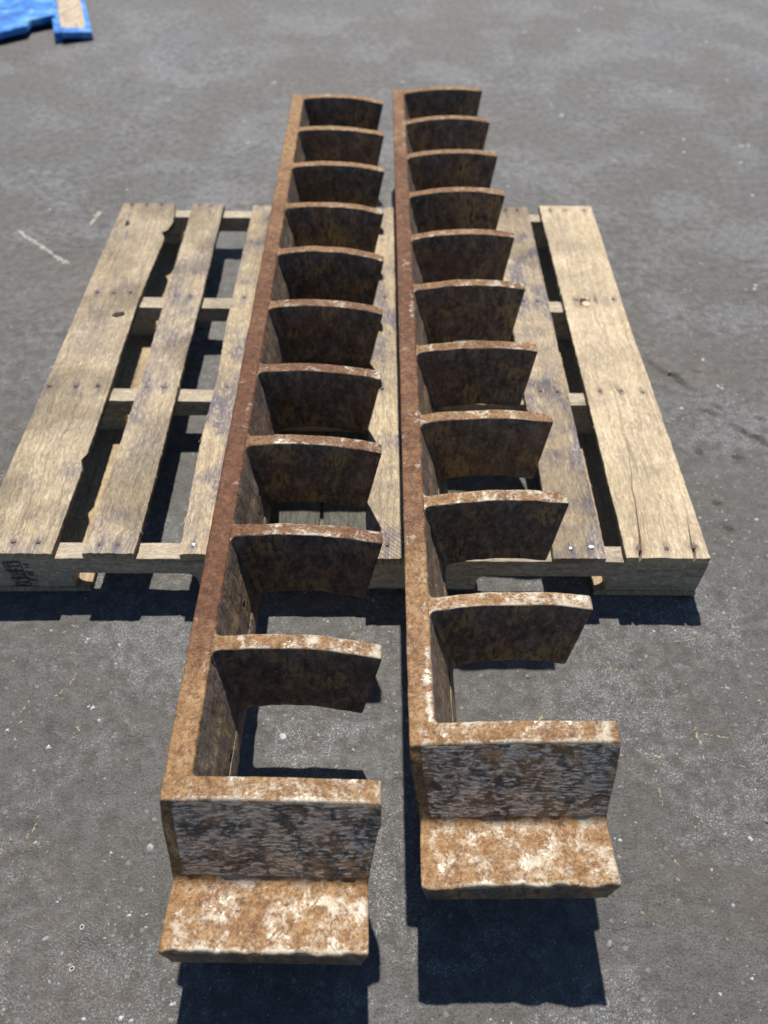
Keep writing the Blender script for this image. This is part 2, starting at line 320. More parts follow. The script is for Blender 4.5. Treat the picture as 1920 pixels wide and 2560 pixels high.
def mat_steel_ground():
    """angle-ground steel gone rusty: attributes bare (0..1), tone (0 red-brown..1 orange), mill (dark skin)"""
    N = NT("ground_rusty_steel"); P = N.pos(True)
    bare = N.attr('bare'); tone = N.attr('tone'); mill = N.attr('mill')
    scr = scratch_field(N, P, 1.0)
    scr2 = scratch_field(N, N.vadd(P, (2.3, 4.1, 0.7)), 2.2)
    n1 = N.noise(P, 36.0, 6, 0.70, 0.35)
    n2 = N.noise(P, 230.0, 4, 0.74)
    n3 = N.noise(P, 12.0, 4, 0.6)
    n4 = N.noise(N.vadd(P, (9.3, 1.1, 3.3)), 85.0, 5, 0.72, 0.3)
    rust_r = N.ramp(n4, [(0.34, (0.066, 0.024, 0.012)), (0.52, (0.130, 0.050, 0.023)), (0.68, (0.195, 0.090, 0.044))])
    rust_o = N.ramp(n4, [(0.34, (0.165, 0.078, 0.030)), (0.50, (0.29, 0.160, 0.068)), (0.66, (0.39, 0.250, 0.125))])
    rust = N.mix(N.rng(N.math('ADD', tone, N.math('MULTIPLY', N.math('SUBTRACT', n3, 0.5), 0.9)), 0.2, 0.8), rust_r, rust_o)
    rust = N.mix(N.rng(n2, 0.38, 0.54, 0.55, 0.0), rust, (0.055, 0.028, 0.016))
    # fine pale grinding lines through the rust
    rust = N.mix(N.math('MULTIPLY', N.rng(scr, 0.52, 0.64, 0.0, 0.50), N.rng(tone, 0.1, 0.7, 0.22, 1.0)), rust, (0.50, 0.35, 0.21))
    # worn steel: tan-grey, half metallic, with bright brushed streaks in it
    metal = N.ramp(scr2, [(0.38, (0.25, 0.205, 0.15)), (0.50, (0.37, 0.32, 0.245)), (0.60, (0.45, 0.39, 0.30))])
    msel = N.math('ADD', N.math('MULTIPLY', n1, 0.66), N.math('ADD', N.math('MULTIPLY', scr, 0.16), N.math('MULTIPLY', n2, 0.18)))
    thr = N.rng(bare, 0, 1, 0.66, 0.40, False)
    bm = N.rng(N.math('SUBTRACT', msel, thr), -0.060, 0.075)
    n5 = N.noise(N.vadd(P, (1.7, 6.2, 2.9)), 40.0, 5, 0.70, 0.4)
    br = N.math('MULTIPLY', bm, N.rng(N.math('ADD', N.math('MULTIPLY', n5, 0.70), N.math('MULTIPLY', scr, 0.30)), 0.535, 0.640))
    # scaly skin of the end face: rust, dark scale and brushed grey patches, streaked across the bar
    s = N.sep(N.vadd(P, N.noisec(P, 22.0, 2), 0.012))
    strk = N.noise(N.comb(N.math('MULTIPLY', s[0], 70.0), N.math('MULTIPLY', s[1], 330.0), N.math('MULTIPLY', s[2], 330.0)), 1.0, 5, 0.70)
    pat = N.noise(N.vadd(P, (4.4, 0.3, 8.1)), 34.0, 6, 0.74, 0.6)
    pat2 = N.noise(N.vadd(P, (0.4, 7.3, 1.1)), 30.0, 6, 0.70, 0.7)
    dk = N.rng(mill, 0.35, 0.65)
    gm = N.rng(N.math('ADD', N.math('MULTIPLY', pat, 0.62), N.math('MULTIPLY', strk, 0.38)), 0.450, 0.535)
    dcol = N.mix(N.rng(N.math('ADD', N.math('MULTIPLY', pat2, 0.8), N.math('MULTIPLY', strk, 0.2)), 0.45, 0.53), (0.095, 0.078, 0.064), (0.32, 0.170, 0.070))
    dcol = N.mix(N.rng(n2, 0.36, 0.50, 0.4, 0.0), dcol, (0.035, 0.028, 0.022))
    dcol = N.mix(N.math('MULTIPLY', gm, 0.9), dcol, N.ramp(strk, [(0.40, (0.26, 0.235, 0.20)), (0.52, (0.50, 0.465, 0.41)), (0.60, (0.82, 0.77, 0.69))]))
    col = N.mix(bm, rust, metal)
    col = N.mix(br, col, (0.58, 0.52, 0.42))
    pit = N.noise(N.vadd(P, (6.6, 2.4, 0.9)), 75.0, 5, 0.72, 0.3)
    pitm = N.rng(pit, 0.60, 0.68, 0.0, 0.75)
    col = N.mix(pitm, col, (0.075, 0.058, 0.046))
    br = N.math('MULTIPLY', br, N.math('SUBTRACT', 1.0, pitm))
    col = N.mix(dk, col, dcol)
    met = N.math('ADD', N.math('MULTIPLY', bm, 0.20), N.math("MULTIPLY", br, 0.34))
    met = N.mix(dk, met, N.math('MULTIPLY', gm, 0.9))
    rough = N.mix(bm, (0.60, 0.60, 0.60), N.rng(scr2, 0.3, 0.7, 0.42, 0.54))
    rough = N.mix(br, rough, (0.34, 0.34, 0.34))
    rough = N.mix(dk, rough, N.mix(gm, (0.5, 0.5, 0.5), N.rng(strk, 0.40, 0.58, 0.34, 0.18)))
    h = N.math('ADD', N.math('MULTIPLY', scr, 0.55), N.math('ADD', N.math('MULTIPLY', scr2, 0.4), N.math('ADD', N.math('MULTIPLY', n2, 0.40), N.math('MULTIPLY', n1, 1.0))))
    hf = N.math('MULTIPLY', dk, N.math('ADD', N.math('MULTIPLY', strk, 2.2), N.math('MULTIPLY', pat, 1.6)))
    return N.out(col, rough, met, N.bump(N.math('ADD', h, hf), 0.55, 0.0014), N.rng(N.math('MAXIMUM', bm, dk), 0.0, 1.0, 0.14, 0.45))

def mat_mill():
    """dark cast skin of the fin faces and the inner side of the spine"""
    N = NT("dark_cast_steel"); P = N.pos(True)
    n1 = N.noise(N.mapping(P, (1, 1, 0.6)), 46.0, 6, 0.74, 0.5)
    n2 = N.noise(N.mapping(P, (1, 1, 0.3)), 140.0, 4, 0.72)
    n3 = N.noise(P, 8.0, 3, 0.55)
    n4 = N.noise(P, 17.0, 4, 0.6)
    groove = N.noise(N.mapping(P, (70, 16, 120)), 1.0, 5, 0.7, 0.5)
    col = N.ramp(n1, [(0.36, (0.050, 0.039, 0.033)), (0.5, (0.15, 0.110, 0.082)), (0.64, (0.32, 0.225, 0.145))])
    col = N.mix(N.rng(n3, 0.46, 0.66, 0, 0.55), col, (0.20, 0.105, 0.055))
    col = N.mix(N.math('MULTIPLY', N.rng(n4, 0.50, 0.64), N.rng(n2, 0.40, 0.56)), col, (0.36, 0.25, 0.11))
    col = N.mix(N.rng(n2, 0.32, 0.55, 0.6, 0.0), col, (0.035, 0.029, 0.026))
    wear = N.attr('wear')
    col = N.mix(N.math('MULTIPLY', wear, N.rng(groove, 0.44, 0.60, 0.10, 0.75), True), col, (0.19, 0.150, 0.120))
    n6 = N.noise(N.vadd(P, (3.9, 2.2, 5.5)), 120.0, 5, 0.75, 0.3)
    col = N.mix(N.rng(n6, 0.54, 0.66, 0.0, 0.55), col, (0.34, 0.285, 0.22))
    col = N.mix(N.rng(n6, 0.34, 0.46, 0.65, 0.0), col, (0.032, 0.026, 0.023))
    v = N.voro(N.mapping(P, (0.8, 0.55, 1.0)), 34.0)
    pit = N.math('MULTIPLY', N.rng(v.outputs['Distance'], 0.10, 0.17, 1, 0), N.rng(N.sep(v.outputs['Color'])[0], 0.88, 0.9))
    col = N.mix(N.math('MULTIPLY', pit, wear), col, (0.008, 0.007, 0.006))
    h = N.math('ADD', N.math('MULTIPLY', n1, 1.0), N.math('ADD', N.math('MULTIPLY', n2, 0.5), N.math('SUBTRACT', N.math('MULTIPLY', N.math('MULTIPLY', groove, wear), 0.8), N.math('MULTIPLY', pit, 0.8))))
    return N.out(col, N.rng(n2, 0.3, 0.7, 0.48, 0.66), N.rng(n4, 0.4, 0.6, 0.05, 0.35), N.bump(h, 0.6, 0.003), 0.4)

def mat_simple(name, col, rough, metal=0.0, scale=60.0, var=0.35, bump=0.3):
    N = NT(name); P = N.pos(True)
    n = N.noise(P, scale, 4, 0.65)
    c = N.mix(N.rng(n, 0.3, 0.7), tuple(c * (1 - var) for c in col), tuple(min(1, c * (1 + var)) for c in col))
    return N.out(c, rough, metal, N.bump(n, bump, 0.001), 0.35)

def mat_blue_paint():
    N = NT("chipped_blue_paint"); P = N.pos()
    n = N.noise(P, 18.0, 5, 0.65, 0.5); g = N.noise(N.mapping(P, (90, 22, 60), (0, 0, -0.3)), 1.0, 5, 0.65)
    n2 = N.noise(N.mapping(P, (9, 16, 9)), 1.0, 5, 0.7, 0.8)
    blue = N.ramp(N.math('ADD', N.math('MULTIPLY', n, 0.4), N.math('MULTIPLY', n2, 0.6)), [(0.32, (0.03, 0.07, 0.16)), (0.42, (0.016, 0.11, 0.42)), (0.52, (0.035, 0.22, 0.62)), (0.62, (0.20, 0.42, 0.62))])
    wood = N.ramp(g, [(0.30, (0.22, 0.15, 0.10)), (0.5, (0.46, 0.365, 0.26)), (0.7, (0.57, 0.47, 0.35))])
    m = N.rng(N.math('ADD', N.attr('chip'), N.math('MULTIPLY', N.math('SUBTRACT', n, 0.5), 0.9)), 0.45, 0.58)
    return N.out(N.mix(m, blue, wood), 0.6, 0.0, N.bump(g, 0.4, 0.002), 0.3)

M_ASPH = mat_asphalt()
W_GREY = mat_wood("grey_tan_wood", ((0.275, 0.214, 0.142), (0.455, 0.362, 0.235), (0.595, 0.49, 0.33)), saw=1.1)
W_TAN = mat_wood("tan_wood", ((0.30, 0.23, 0.145), (0.49, 0.39, 0.25), (0.60, 0.49, 0.33)), saw=1.0)
W_YELL = mat_wood("pale_yellow_wood", ((0.42, 0.325, 0.20), (0.57, 0.46, 0.30), (0.66, 0.55, 0.38)), stain_col=(0.14, 0.105, 0.10), saw=0.45, bump=0.4)
W_EDGE = mat_wood("rough_sawn_edge", ((0.14, 0.125, 0.090), (0.25, 0.215, 0.150), (0.36, 0.31, 0.215)), edge=True)
W_STR = mat_wood("stringer_wood", ((0.32, 0.265, 0.19), (0.47, 0.395, 0.285), (0.57, 0.485, 0.355)), along='x', saw=0.6)
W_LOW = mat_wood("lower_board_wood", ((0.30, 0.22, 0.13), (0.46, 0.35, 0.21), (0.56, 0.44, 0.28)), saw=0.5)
W_SHADED = mat_wood("shaded_lower_wood", ((0.060, 0.060, 0.048), (0.105, 0.105, 0.085), (0.16, 0.155, 0.125)), saw=0.5)  # shade of the fins put into the wood colour
M_STEEL = mat_steel_ground()
M_MILL = mat_mill()
M_NAIL = mat_simple("nail_steel", (0.13, 0.085, 0.065), 0.6, 0.3, 400, 0.5)
M_NAILB = mat_simple("bright_nail_steel", (0.55, 0.53, 0.52), 0.35, 0.9, 400, 0.3)
M_KNOT = mat_simple("dark_knot", (0.030, 0.020, 0.018), 0.8, 0, 300, 0.6)
M_KNOTRIM = mat_simple("knot_rim", (0.26, 0.145, 0.075), 0.8, 0, 200, 0.45)
M_WPAINT = mat_simple("white_paint_spot", (0.40, 0.41, 0.44), 0.7, 0, 300, 0.3)
M_CPAINT = mat_simple("cream_paint_mark", (0.36, 0.345, 0.285), 0.8, 0, 300, 0.35)
M_YPAINT = mat_simple("yellow_paint_mark", (0.33, 0.28, 0.17), 0.8, 0, 300, 0.4)
M_INK = mat_simple("black_stamp_ink", (0.13, 0.115, 0.105), 0.7, 0, 600, 0.4)
M_RING = mat_simple("white_plastic", (0.50, 0.50, 0.49), 0.5, 0, 200, 0.1)
M_ST1 = mat_simple("grey_aggregate", (0.19, 0.185, 0.175), 0.75, 0, 300, 0.35)
M_ST2 = mat_simple("tan_aggregate", (0.22, 0.185, 0.14), 0.75, 0, 300, 0.35)
M_ST3 = mat_simple("pale_aggregate", (0.27, 0.275, 0.28), 0.7, 0, 300, 0.3)
M_SPL = mat_simple("pale_splinter", (0.60, 0.48, 0.31), 0.8, 0, 300, 0.2)
M_BLUE = mat_blue_paint()

# ------------------------------------------------------------------ ground
def axis(fine0, fine1, step, far0, far1):
    a = [np.arange(fine0, fine1 + 1e-9, step)]
    lo = []; x = fine0; s = step
    while x > far0: s *= 1.28; x -= s; lo.append(x)
    hi = []; x = a[0][-1]; s = step
    while x < far1: s *= 1.28; x += s; hi.append(x)
    return np.concatenate([np.array(lo[::-1]), a[0], np.array(hi)])

gx = axis(-1.15, 1.15, 0.0055, -60, 60)
gy = axis(0.12, 2.0, 0.0055, -40, 90)
X, Y = np.meshgrid(gx, gy)
near = sstep(2.6, 1.4, np.hypot(X, Y - 0.9))
Z = (fbm(X * 3.1, Y * 3.1, seed=3) - 0.5) * 0.005
Z = Z + (fbm(X * 26, Y * 26, seed=9, octv=4, gain=0.6) - 0.5) * 0.0040 * near
dent = sstep(0.66, 0.80, fbm(X * 19, Y * 30, seed=41, octv=3))
Z = Z - dent * 0.0022 * near
recess_dark = dent * 0.12 * near
for pl in CRACKS:
    pts = []
    for (a, b) in zip(pl[:-1], pl[1:]):
        n = max(2, int(math.hypot(b[0] - a[0], b[1] - a[1]) / 0.003))
        for t in np.linspace(0, 1, n): pts.append((a[0] + (b[0] - a[0]) * t, a[1] + (b[1] - a[1]) * t))
    pts = np.array(pts); L = len(pts)
    pts[:, 1] += (vnoise(np.arange(L) * 0.22, np.full(L, pl[0][0] * 50), seed=5) - 0.5) * 0.012
    bx = (X > pts[:, 0].min() - 0.04) & (X < pts[:, 0].max() + 0.04) & (Y > pts[:, 1].min() - 0.04) & (Y < pts[:, 1].max() + 0.04)
    idx = np.where(bx); px, py = X[idx], Y[idx]
    best = np.full(len(px), 9.0); tb = np.zeros(len(px))
    for k in range(L):
        d = np.hypot(px - pts[k, 0], (py - pts[k, 1]) * 1.25)
        q = d < best; best[q] = d[q]; tb[q] = k / L
    amp = np.sin(pi * np.clip(tb, 0.03, 0.97)) ** 0.6
    prof = np.clip(1 - best / 0.0065, 0, 1)
    Z[idx] -= prof * amp * 0.014 - np.clip(1 - best / 0.022, 0, 1) * 0.0012 * amp
    recess_dark[idx] = np.maximum(recess_dark[idx], np.clip(1.3 - best / 0.009, 0, 1) * amp)
# a loosened, crumbling patch at lower right
dpatch = np.hypot((X - 0.62) / 0.06, (Y - 0.385) / 0.05)
rough_p = sstep(1.2, 0.4, dpatch + (fbm(X * 40, Y * 40, seed=77) - 0.5) * 0.9)
Z -= rough_p * 0.004
recess_dark = np.maximum(recess_dark, rough_p * 0.45)
dark_patch = sstep(1.0, 0.3, np.hypot((X - 1.78) / 0.36, (Y - 3.97) / 0.13) + (fbm(X * 9, Y * 9, seed=61) - 0.5) * 0.5)  # dark blue patch in the far right corner
Zg = Z - Z[near > 0.5].mean() - 0.0008
ny_, nx_ = X.shape
idx = np.arange(ny_ * nx_).reshape(ny_, nx_)
quads = np.stack([idx[:-1, :-1], idx[:-1, 1:], idx[1:, 1:], idx[1:, :-1]], -1).reshape(-1, 4)
me = bpy.data.meshes.new("ground")
me.vertices.add(ny_ * nx_); me.vertices.foreach_set('co', np.stack([X, Y, Zg], -1).ravel())
me.loops.add(quads.size); me.loops.foreach_set('vertex_index', quads.ravel().astype(np.int32))
me.polygons.add(len(quads)); me.polygons.foreach_set('loop_start', np.arange(0, quads.size, 4, dtype=np.int32))
me.materials.append(M_ASPH)
me.update(calc_edges=True)
me.polygons.foreach_set('use_smooth', np.ones(len(quads), bool))
for nm, arr in (('recess_dark', recess_dark), ('dark_patch', dark_patch)):
    a = me.attributes.new(nm, 'FLOAT', 'POINT'); a.data.foreach_set('value', arr.ravel().astype(np.float32))
ground = link("ground", me); ground['kind'] = 'structure'

def zground(x, y):
    j = int(np.clip(np.searchsorted(gx, x) - 1, 0, nx_ - 2)); i = int(np.clip(np.searchsorted(gy, y) - 1, 0, ny_ - 2))
    tx = (x - gx[j]) / (gx[j + 1] - gx[j]); ty = (y - gy[i]) / (gy[i + 1] - gy[i])
    return float((Zg[i, j] * (1 - tx) + Zg[i, j + 1] * tx) * (1 - ty) + (Zg[i + 1, j] * (1 - tx) + Zg[i + 1, j + 1] * tx) * ty)

def blob(V, F, x, y, r, ry=None, ang=0.0, h=0.0012, n=11):
    """irregular thin spot hugging the ground"""
    ry = ry or r; b = len(V)
    V.append((x, y, zground(x, y) + h))
    ca, sa = cos(ang), sin(ang)
    for ring, f in ((0, 0.7), (1, 1.0)):
        for k in range(n):
            t = 2 * pi * k / n; q = f * (random.uniform(0.45, 1.35) if ring else random.uniform(0.6, 0.8))
            ex, ey = r * q * cos(t), ry * q * sin(t)
            vx, vy = x + ca * ex - sa * ey, y + sa * ex + ca * ey
            V.append((vx, vy, zground(vx, vy) + (h if ring == 0 else -0.0006)))
    for k in range(n):
        k2 = (k + 1) % n
        F.append((b, b + 1 + k, b + 1 + k2))
        F.append((b + 1 + k, b + 1 + n + k, b + 1 + n + k2, b + 1 + k2))

for (x, y, r) in FLECKS:
    V, F = [], []
    if r < 0.006: r *= 0.9
    blob(V, F, x, y, r * 0.8, r * random.uniform(0.55, 0.9), random.uniform(0, 3))
    for q in range(random.randint(0, 2)):
        blob(V, F, x + random.uniform(-1.5, 1.5) * r, y + random.uniform(-1.5, 1.5) * r, r * random.uniform(0.2, 0.4), None, 0, 0.0011, 7)
    link("paint_fleck", make_mesh("paint_fleck", V, F, [M_WPAINT]), ground)
for (x0, y0, x1, y1, c) in SCRATCHES:
    V, F = [], []
    Ls = math.hypot(x1 - x0, y1 - y0); n = max(3, int(Ls / 0.0045)); an = math.atan2(y1 - y0, x1 - x0)
    far = y0 > 1.4
    for k in range(n + 1):
        if c == 'y' and random.random() < 0.45: continue
        if c == 'w' and not far and random.random() < 0.25: continue
        t = k / n; w = 0.0024 if not far else 0.005
        if c == 'w' and not far: w = 0.0011
        blob(V, F, x0 + (x1 - x0) * t + random.gauss(0, w * 0.5), y0 + (y1 - y0) * t + random.gauss(0, w * 0.5),
             (0.0042 if not far else 0.012) * random.uniform(0.5, 1.1), w * random.uniform(0.4, 1.1), an + random.gauss(0, 0.3), 0.0010, 8)
    if V: link("paint_scratch", make_mesh("paint_scratch", V, F, [M_YPAINT if c == 'y' else M_CPAINT]), ground)

# half-sunk stones of the asphalt, close to the camera
V, F, MI = [], [], []
def stone(x, y, r, mi):
    b = len(V); a = random.uniform(0, 3); ca, sa = cos(a), sin(a); sx, sy, sz = r * random.uniform(0.8, 1.3), r * random.uniform(0.5, 0.9), r * random.uniform(0.22, 0.45)
    z = zground(x, y) - 0.0004; n = 6
    for f, hh in ((1.0, -0.3), (0.82, 0.7)):
        for k in range(n):
            t = 2 * pi * k / n; q = f * random.uniform(0.8, 1.15)
            ex, ey = sx * q * cos(t), sy * q * sin(t)
            V.append((x + ca * ex - sa * ey, y + sa * ex + ca * ey, z + sz * hh))
    V.append((x, y, z + sz))
    for k in range(n):
        k2 = (k + 1) % n
        F.append((b + k, b + k2, b + n + k2, b + n + k)); MI.append(mi)
        F.append((b + n + k, b + n + k2, b + 2 * n)); MI.append(mi)
cnt = 0
while cnt < 5200:
    x = random.uniform(-1.0, 1.0); y = random.uniform(0.15, 1.9)
    if abs(x) > 0.30 + 0.42 * y + 0.12: continue
    dens = 0.15 + 0.85 * float(sstep(0.48, 0.62, fbm(np.array([x * 4.5]), np.array([y * 4.5]), seed=12)[0]))
    if random.random() > dens: continue
    r = min(0.0075, random.lognormvariate(math.log(0.0019), 0.48))
    stone(x, y, r, random.choices((0, 1, 2), (5, 3, 2))[0]); cnt += 1
st = link("aggregate", make_mesh("aggregate", V, F, [M_ST1, M_ST2, M_ST3], MI), ground); st['kind'] = 'stuff'

# two small white rings lying bottom left
for k, (x, y) in enumerate(RINGS):
    V = []; nu, nv = 18, 8; R, r = 0.0028, 0.0008
    rings = np.zeros((nu, nv, 3))
    for i in range(nu):
        for j in range(nv):
            a, b = 2 * pi * i / nu, 2 * pi * j / nv
            rings[i, j] = ((R + r * cos(b)) * cos(a), (R + r * cos(b)) * sin(a) * 0.85, r * sin(b) * 0.8)
    Vv = rings.reshape(-1, 3)
    Ff = [(i * nv + j, ((i + 1) % nu) * nv + j, ((i + 1) % nu) * nv + (j + 1) % nv, i * nv + (j + 1) % nv) for i in range(nu) for j in range(nv)]
    o = link("plastic_ring", make_mesh("plastic_ring", Vv, Ff, [M_RING]), None, (x, y, zground(x, y) + 0.0012), (0.1, -0.08, random.uniform(0, 3)))
    tag(o, ("tiny white ring on the asphalt left of the left bar's foot, farther of the two" if k == 0 else "tiny white ring on the asphalt left of the left bar's foot, nearer of the two"), "ring", "small white rings on the asphalt")

# ------------------------------------------------------------------ wooden pallet
PH, TB, BB = 0.1050, 0.0150, 0.0120
PX, PY = -0.0475, 1.43
pallet = link("wooden_pallet", None, None, (PX, PY, 0))
tag(pallet, "weathered tan wooden pallet lying flat on asphalt under both steel bars", "pallet")
def PL(x, y, z): return (x - PX, y - PY, z)

def poly(pl, y):
    ys = [q[1] for q in pl]; xs = [q[0] for q in pl]
    o = np.argsort(ys); return np.interp(y, np.array(ys)[o], np.array(xs)[o])

Y0, Y1 = 0.8405, 2.010
BOARDS = {
 1: dict(L=[(-0.655, 2.025), (-0.657, 0.83)], R=[(-0.524, 2.02), (-0.515, 1.96), (-0.512, 1.918), (-0.518, 1.881), (-0.531, 1.868), (-0.520, 1.842), (-0.530, 1.565), (-0.526, 1.228), (-0.526, 1.077), (-0.533, 1.063), (-0.525, 1.039), (-0.528, 0.83)], m=W_GREY, st=0.42),
 2: dict(L=[(-0.475, 2.01), (-0.468, 1.275), (-0.475, 0.862), (-0.478, 0.83)], R=[(-0.395, 2.011), (-0.390, 1.581), (-0.391, 1.303), (-0.390, 0.925), (-0.394, 0.83)], m=W_GREY, st=0.55),
 3: dict(L=[(-0.318, 2.008), (-0.322, 1.502), (-0.317, 1.301), (-0.323, 1.098), (-0.318, 0.83)], R=[(-0.188, 2.02), (-0.186, 0.83)], m=W_TAN, st=1.0),
 4: dict(L=[(-0.007, 2.01), (-0.012, 0.83)], R=[(0.133, 2.02), (0.132, 0.83)], m=W_GREY, st=0.95),
 5: dict(L=[(0.302, 2.01), (0.300, 1.278), (0.302, 1.075), (0.299, 0.83)], R=[(0.397, 2.01), (0.393, 1.596), (0.387, 1.241), (0.386, 0.83)], m=W_GREY, st=1.0),
 6: dict(L=[(0.429, 2.018), (0.426, 1.584), (0.424, 1.261), (0.420, 0.83)], R=[(0.566, 2.021), (0.559, 1.499), (0.560, 1.248), (0.559, 0.83)], m=W_YELL, st=0.32),
}
NAILS[3] += [[-0.235, 0.868], [-0.24, 1.275], [-0.235, 1.596], [-0.30, 2.012], [-0.235, 2.012]]
NAILS[4] = [[0.024, 0.866], [0.07, 0.868], [0.016, 1.272], [0.07, 1.275], [0.022, 1.595], [0.06, 1.597], [0.02, 2.01], [0.07, 2.012]]

nail_me = {}
def nail_mesh(mat):
    if mat.name in nail_me: return nail_me[mat.name]
    n = 12; V, F = [], []
    for r, z in ((0.0040, -0.001), (0.0040, 0.0007), (0.0030, 0.0013)):
        for k in range(n): V.append((r * cos(2 * pi * k / n), r * sin(2 * pi * k / n), z))
    V.append((0.0002, 0, 0.0009))
    for i in range(2):
        for k in range(n): F.append((i * n + k, i * n + (k + 1) % n, (i + 1) * n + (k + 1) % n, (i + 1) * n + k))
    for k in range(n): F.append((2 * n + k, 2 * n + (k + 1) % n, 3 * n))
    nail_me[mat.name] = make_mesh("nail", V, F, [mat], sharp=radians(40))
    return nail_me[mat.name]

def board_mesh(name, Lp, Rp, ztop, th, mats, y0, y1, seed, cracks=(), nails=(), stain=0.3, ncol=22, dy=0.0065, rough=1.0):
    ys = np.arange(y0, y1 + dy * 0.5, dy); ny = len(ys)
    xl = poly(Lp, ys) + (vnoise(ys * 18, seed * 1.7 + 0 * ys, seed=seed) - 0.5) * 0.0012 * rough + (vnoise(ys * 110, seed + 0 * ys, seed=seed + 2) - 0.5) * 0.0012 * rough
    xr = poly(Rp, ys) + (vnoise(ys * 18, seed * 2.7 + 0 * ys, seed=seed + 5) - 0.5) * 0.0012 * rough + (vnoise(ys * 110, seed + 0 * ys, seed=seed + 7) - 0.5) * 0.0012 * rough
    cols = []          # list of (x array, dz array)
    def span(xa, xb, n, first, last):
        for k in range(n):
            t = k / (n - 1)
            if (k == 0 and not first) or (k == n - 1 and not last): continue
            cols.append((xa + (xb - xa) * t, np.zeros(ny)))
    cuts = []
    for pl in cracks:
        xc = poly(pl, ys); yend = max(q[1] for q in pl); ys0 = min(q[1] for q in pl)
        a = np.clip((yend - ys) / (yend - ys0), 0, 1)
        wdt = 0.0003 + 0.0011 * a + 0.0016 * sstep(0.905, 0.85, ys); dep = np.where(ys < yend, 0.0025 + 0.009 * a, 0.0)
        xc = xc + (vnoise(ys * 60, 0 * ys + seed, seed=91) - 0.5) * 0.003
        cuts.append((xc, wdt, dep))
    prev = xl; nseg = len(cuts) + 1; n_each = max(5, ncol // nseg)
    for (xc, wdt, dep) in cuts:
        span(prev, xc - wdt, n_each, True, True)
        cols.append((xc, -dep)); prev = xc + wdt
    span(prev, xr, n_each, True, True)
    nt = len(cols)
    XT = np.array([c[0] for c in cols]).T; DZ = np.array([c[1] for c in cols]).T      # (ny, nt)
    YT = np.repeat(ys[:, None], nt, 1)
    endj = (vnoise(XT * 160, 0 * XT + seed, seed=seed + 11) - 0.5) * 0.0025 * rough
    YT[0] += endj[0]; YT[-1] += endj[-1]
    u = (XT - xl[:, None]) / (xr - xl)[:, None]
    ZT = ztop + DZ + (fbm(XT * 60, YT * 9, seed=seed + 21) - 0.5) * 0.0016 * rough + (0.5 - np.abs(u - 0.5)) * 0.0006
    rnd = np.minimum(u, 1 - u) * (xr - xl)[:, None]
    ZT -= np.clip(1 - rnd / 0.003, 0, 1) * 0.0012
    S = np.zeros_like(ZT)
    if stain > 0:
        S += sstep(0.50, 0.64, fbm(XT * 15, YT * 10, seed=seed + 31, octv=5, gain=0.6)) * stain
        S += sstep(0.50, 0.62, fbm(XT * 12, YT * 26, seed=seed + 33, octv=3)) * stain * 0.35
    for (nx, nyy) in nails:
        d = np.hypot((XT - nx) / 0.009, (YT - nyy) / 0.011) + (fbm(XT * 150, YT * 90, seed=seed + 3) - 0.5) * 1.1
        S += sstep(1.5, 0.2, d) * 0.85
        d2 = np.hypot((XT - nx) / 0.007, (YT - nyy + 0.008) / 0.036) + (fbm(XT * 120, YT * 20, seed=seed + 8) - 0.5) * 1.3
        S += sstep(1.3, 0.2, d2) * (0.30 + 0.35 * stain)
    S = np.clip(S, 0, 1)
    rings = []; ST = []
    side = lambda k, s: (vnoise(ys * 230, 0 * ys + k * 3.1, seed=seed + 50 + s) - 0.5) * 0.0018 * rough
    for i in range(ny):
        row = [(XT[i, j], YT[i, j], ZT[i, j]) for j in range(nt)]; rs = list(S[i])
        z0 = ztop - th
        row += [(xr[i] + side(1, 1)[i] if False else xr[i] + SIDE[(seed, 1)][i], YT[i, -1], ztop - 0.33 * th) if False else (xr[i], YT[i, -1], ztop - 0.33 * th)]
        row += [(xr[i], YT[i, -1], ztop - 0.7 * th), (xr[i], YT[i, -1], z0), (xl[i], YT[i, 0], z0), (xl[i], YT[i, 0], ztop - 0.7 * th), (xl[i], YT[i, 0], ztop - 0.33 * th)]
        rings.append(row); ST.append(rs + [0.0] * 6)
    R = np.array(rings); k = nt + 6
    for c, s in ((nt, 1), (nt + 1, 2)): R[:, c, 0] += side(c, s) + 0.0006
    for c, s in ((k - 1, 3), (k - 2, 4)): R[:, c, 0] += side(c, s) - 0.0006
    R[:, :, 0] -= PX; R[:, :, 1] -= PY
    Vv, Ff = loft(R)
    mi = []
    for i in range(ny - 1):
        for j in range(k): mi.append(0 if j < nt - 1 else 1)
    mi += [0, 0]
    # loft winding: make normals point out
    Ff = [tuple(reversed(f)) for f in Ff]
    return make_mesh(name, Vv, Ff, mats, mi, {'stain': np.array(ST).ravel()}, True, radians(38))
SIDE = {}

for bi, B in BOARDS.items():
    cr = BOARD6_CRACKS if bi == 6 else ([[(-0.451, 2.03), (-0.455, 1.90), (-0.452, 1.86)]] if False else ())
    y0 = Y0 + {1: 0.001, 2: 0.002, 3: 0.0015, 4: -0.004, 5: -0.001, 6: 0.0}[bi]
    y1 = Y1 + {1: 0.003, 2: 0.0, 3: -0.003, 4: -0.004, 5: 0.004, 6: 0.012}[bi]
    me = board_mesh("deck_board", B['L'], B['R'], PH + random.uniform(-0.0006, 0.0006), TB, [B['m'], W_EDGE], y0, y1, bi * 7 + 1, cr, NAILS[bi], B['st'])
    bo = link("deck_board", me, pallet)
    for q, (nx, nyy) in enumerate(NAILS[bi]):
        bright = (bi == 5 and nyy < 0.9) or (bi == 3 and nyy < 0.9)
        link("nail", nail_mesh(M_NAILB if bright else M_NAIL), bo, PL(nx, nyy, PH + 0.0006), (random.gauss(0, 0.07), random.gauss(0, 0.07), random.uniform(0, 6)))
    B['o'] = bo

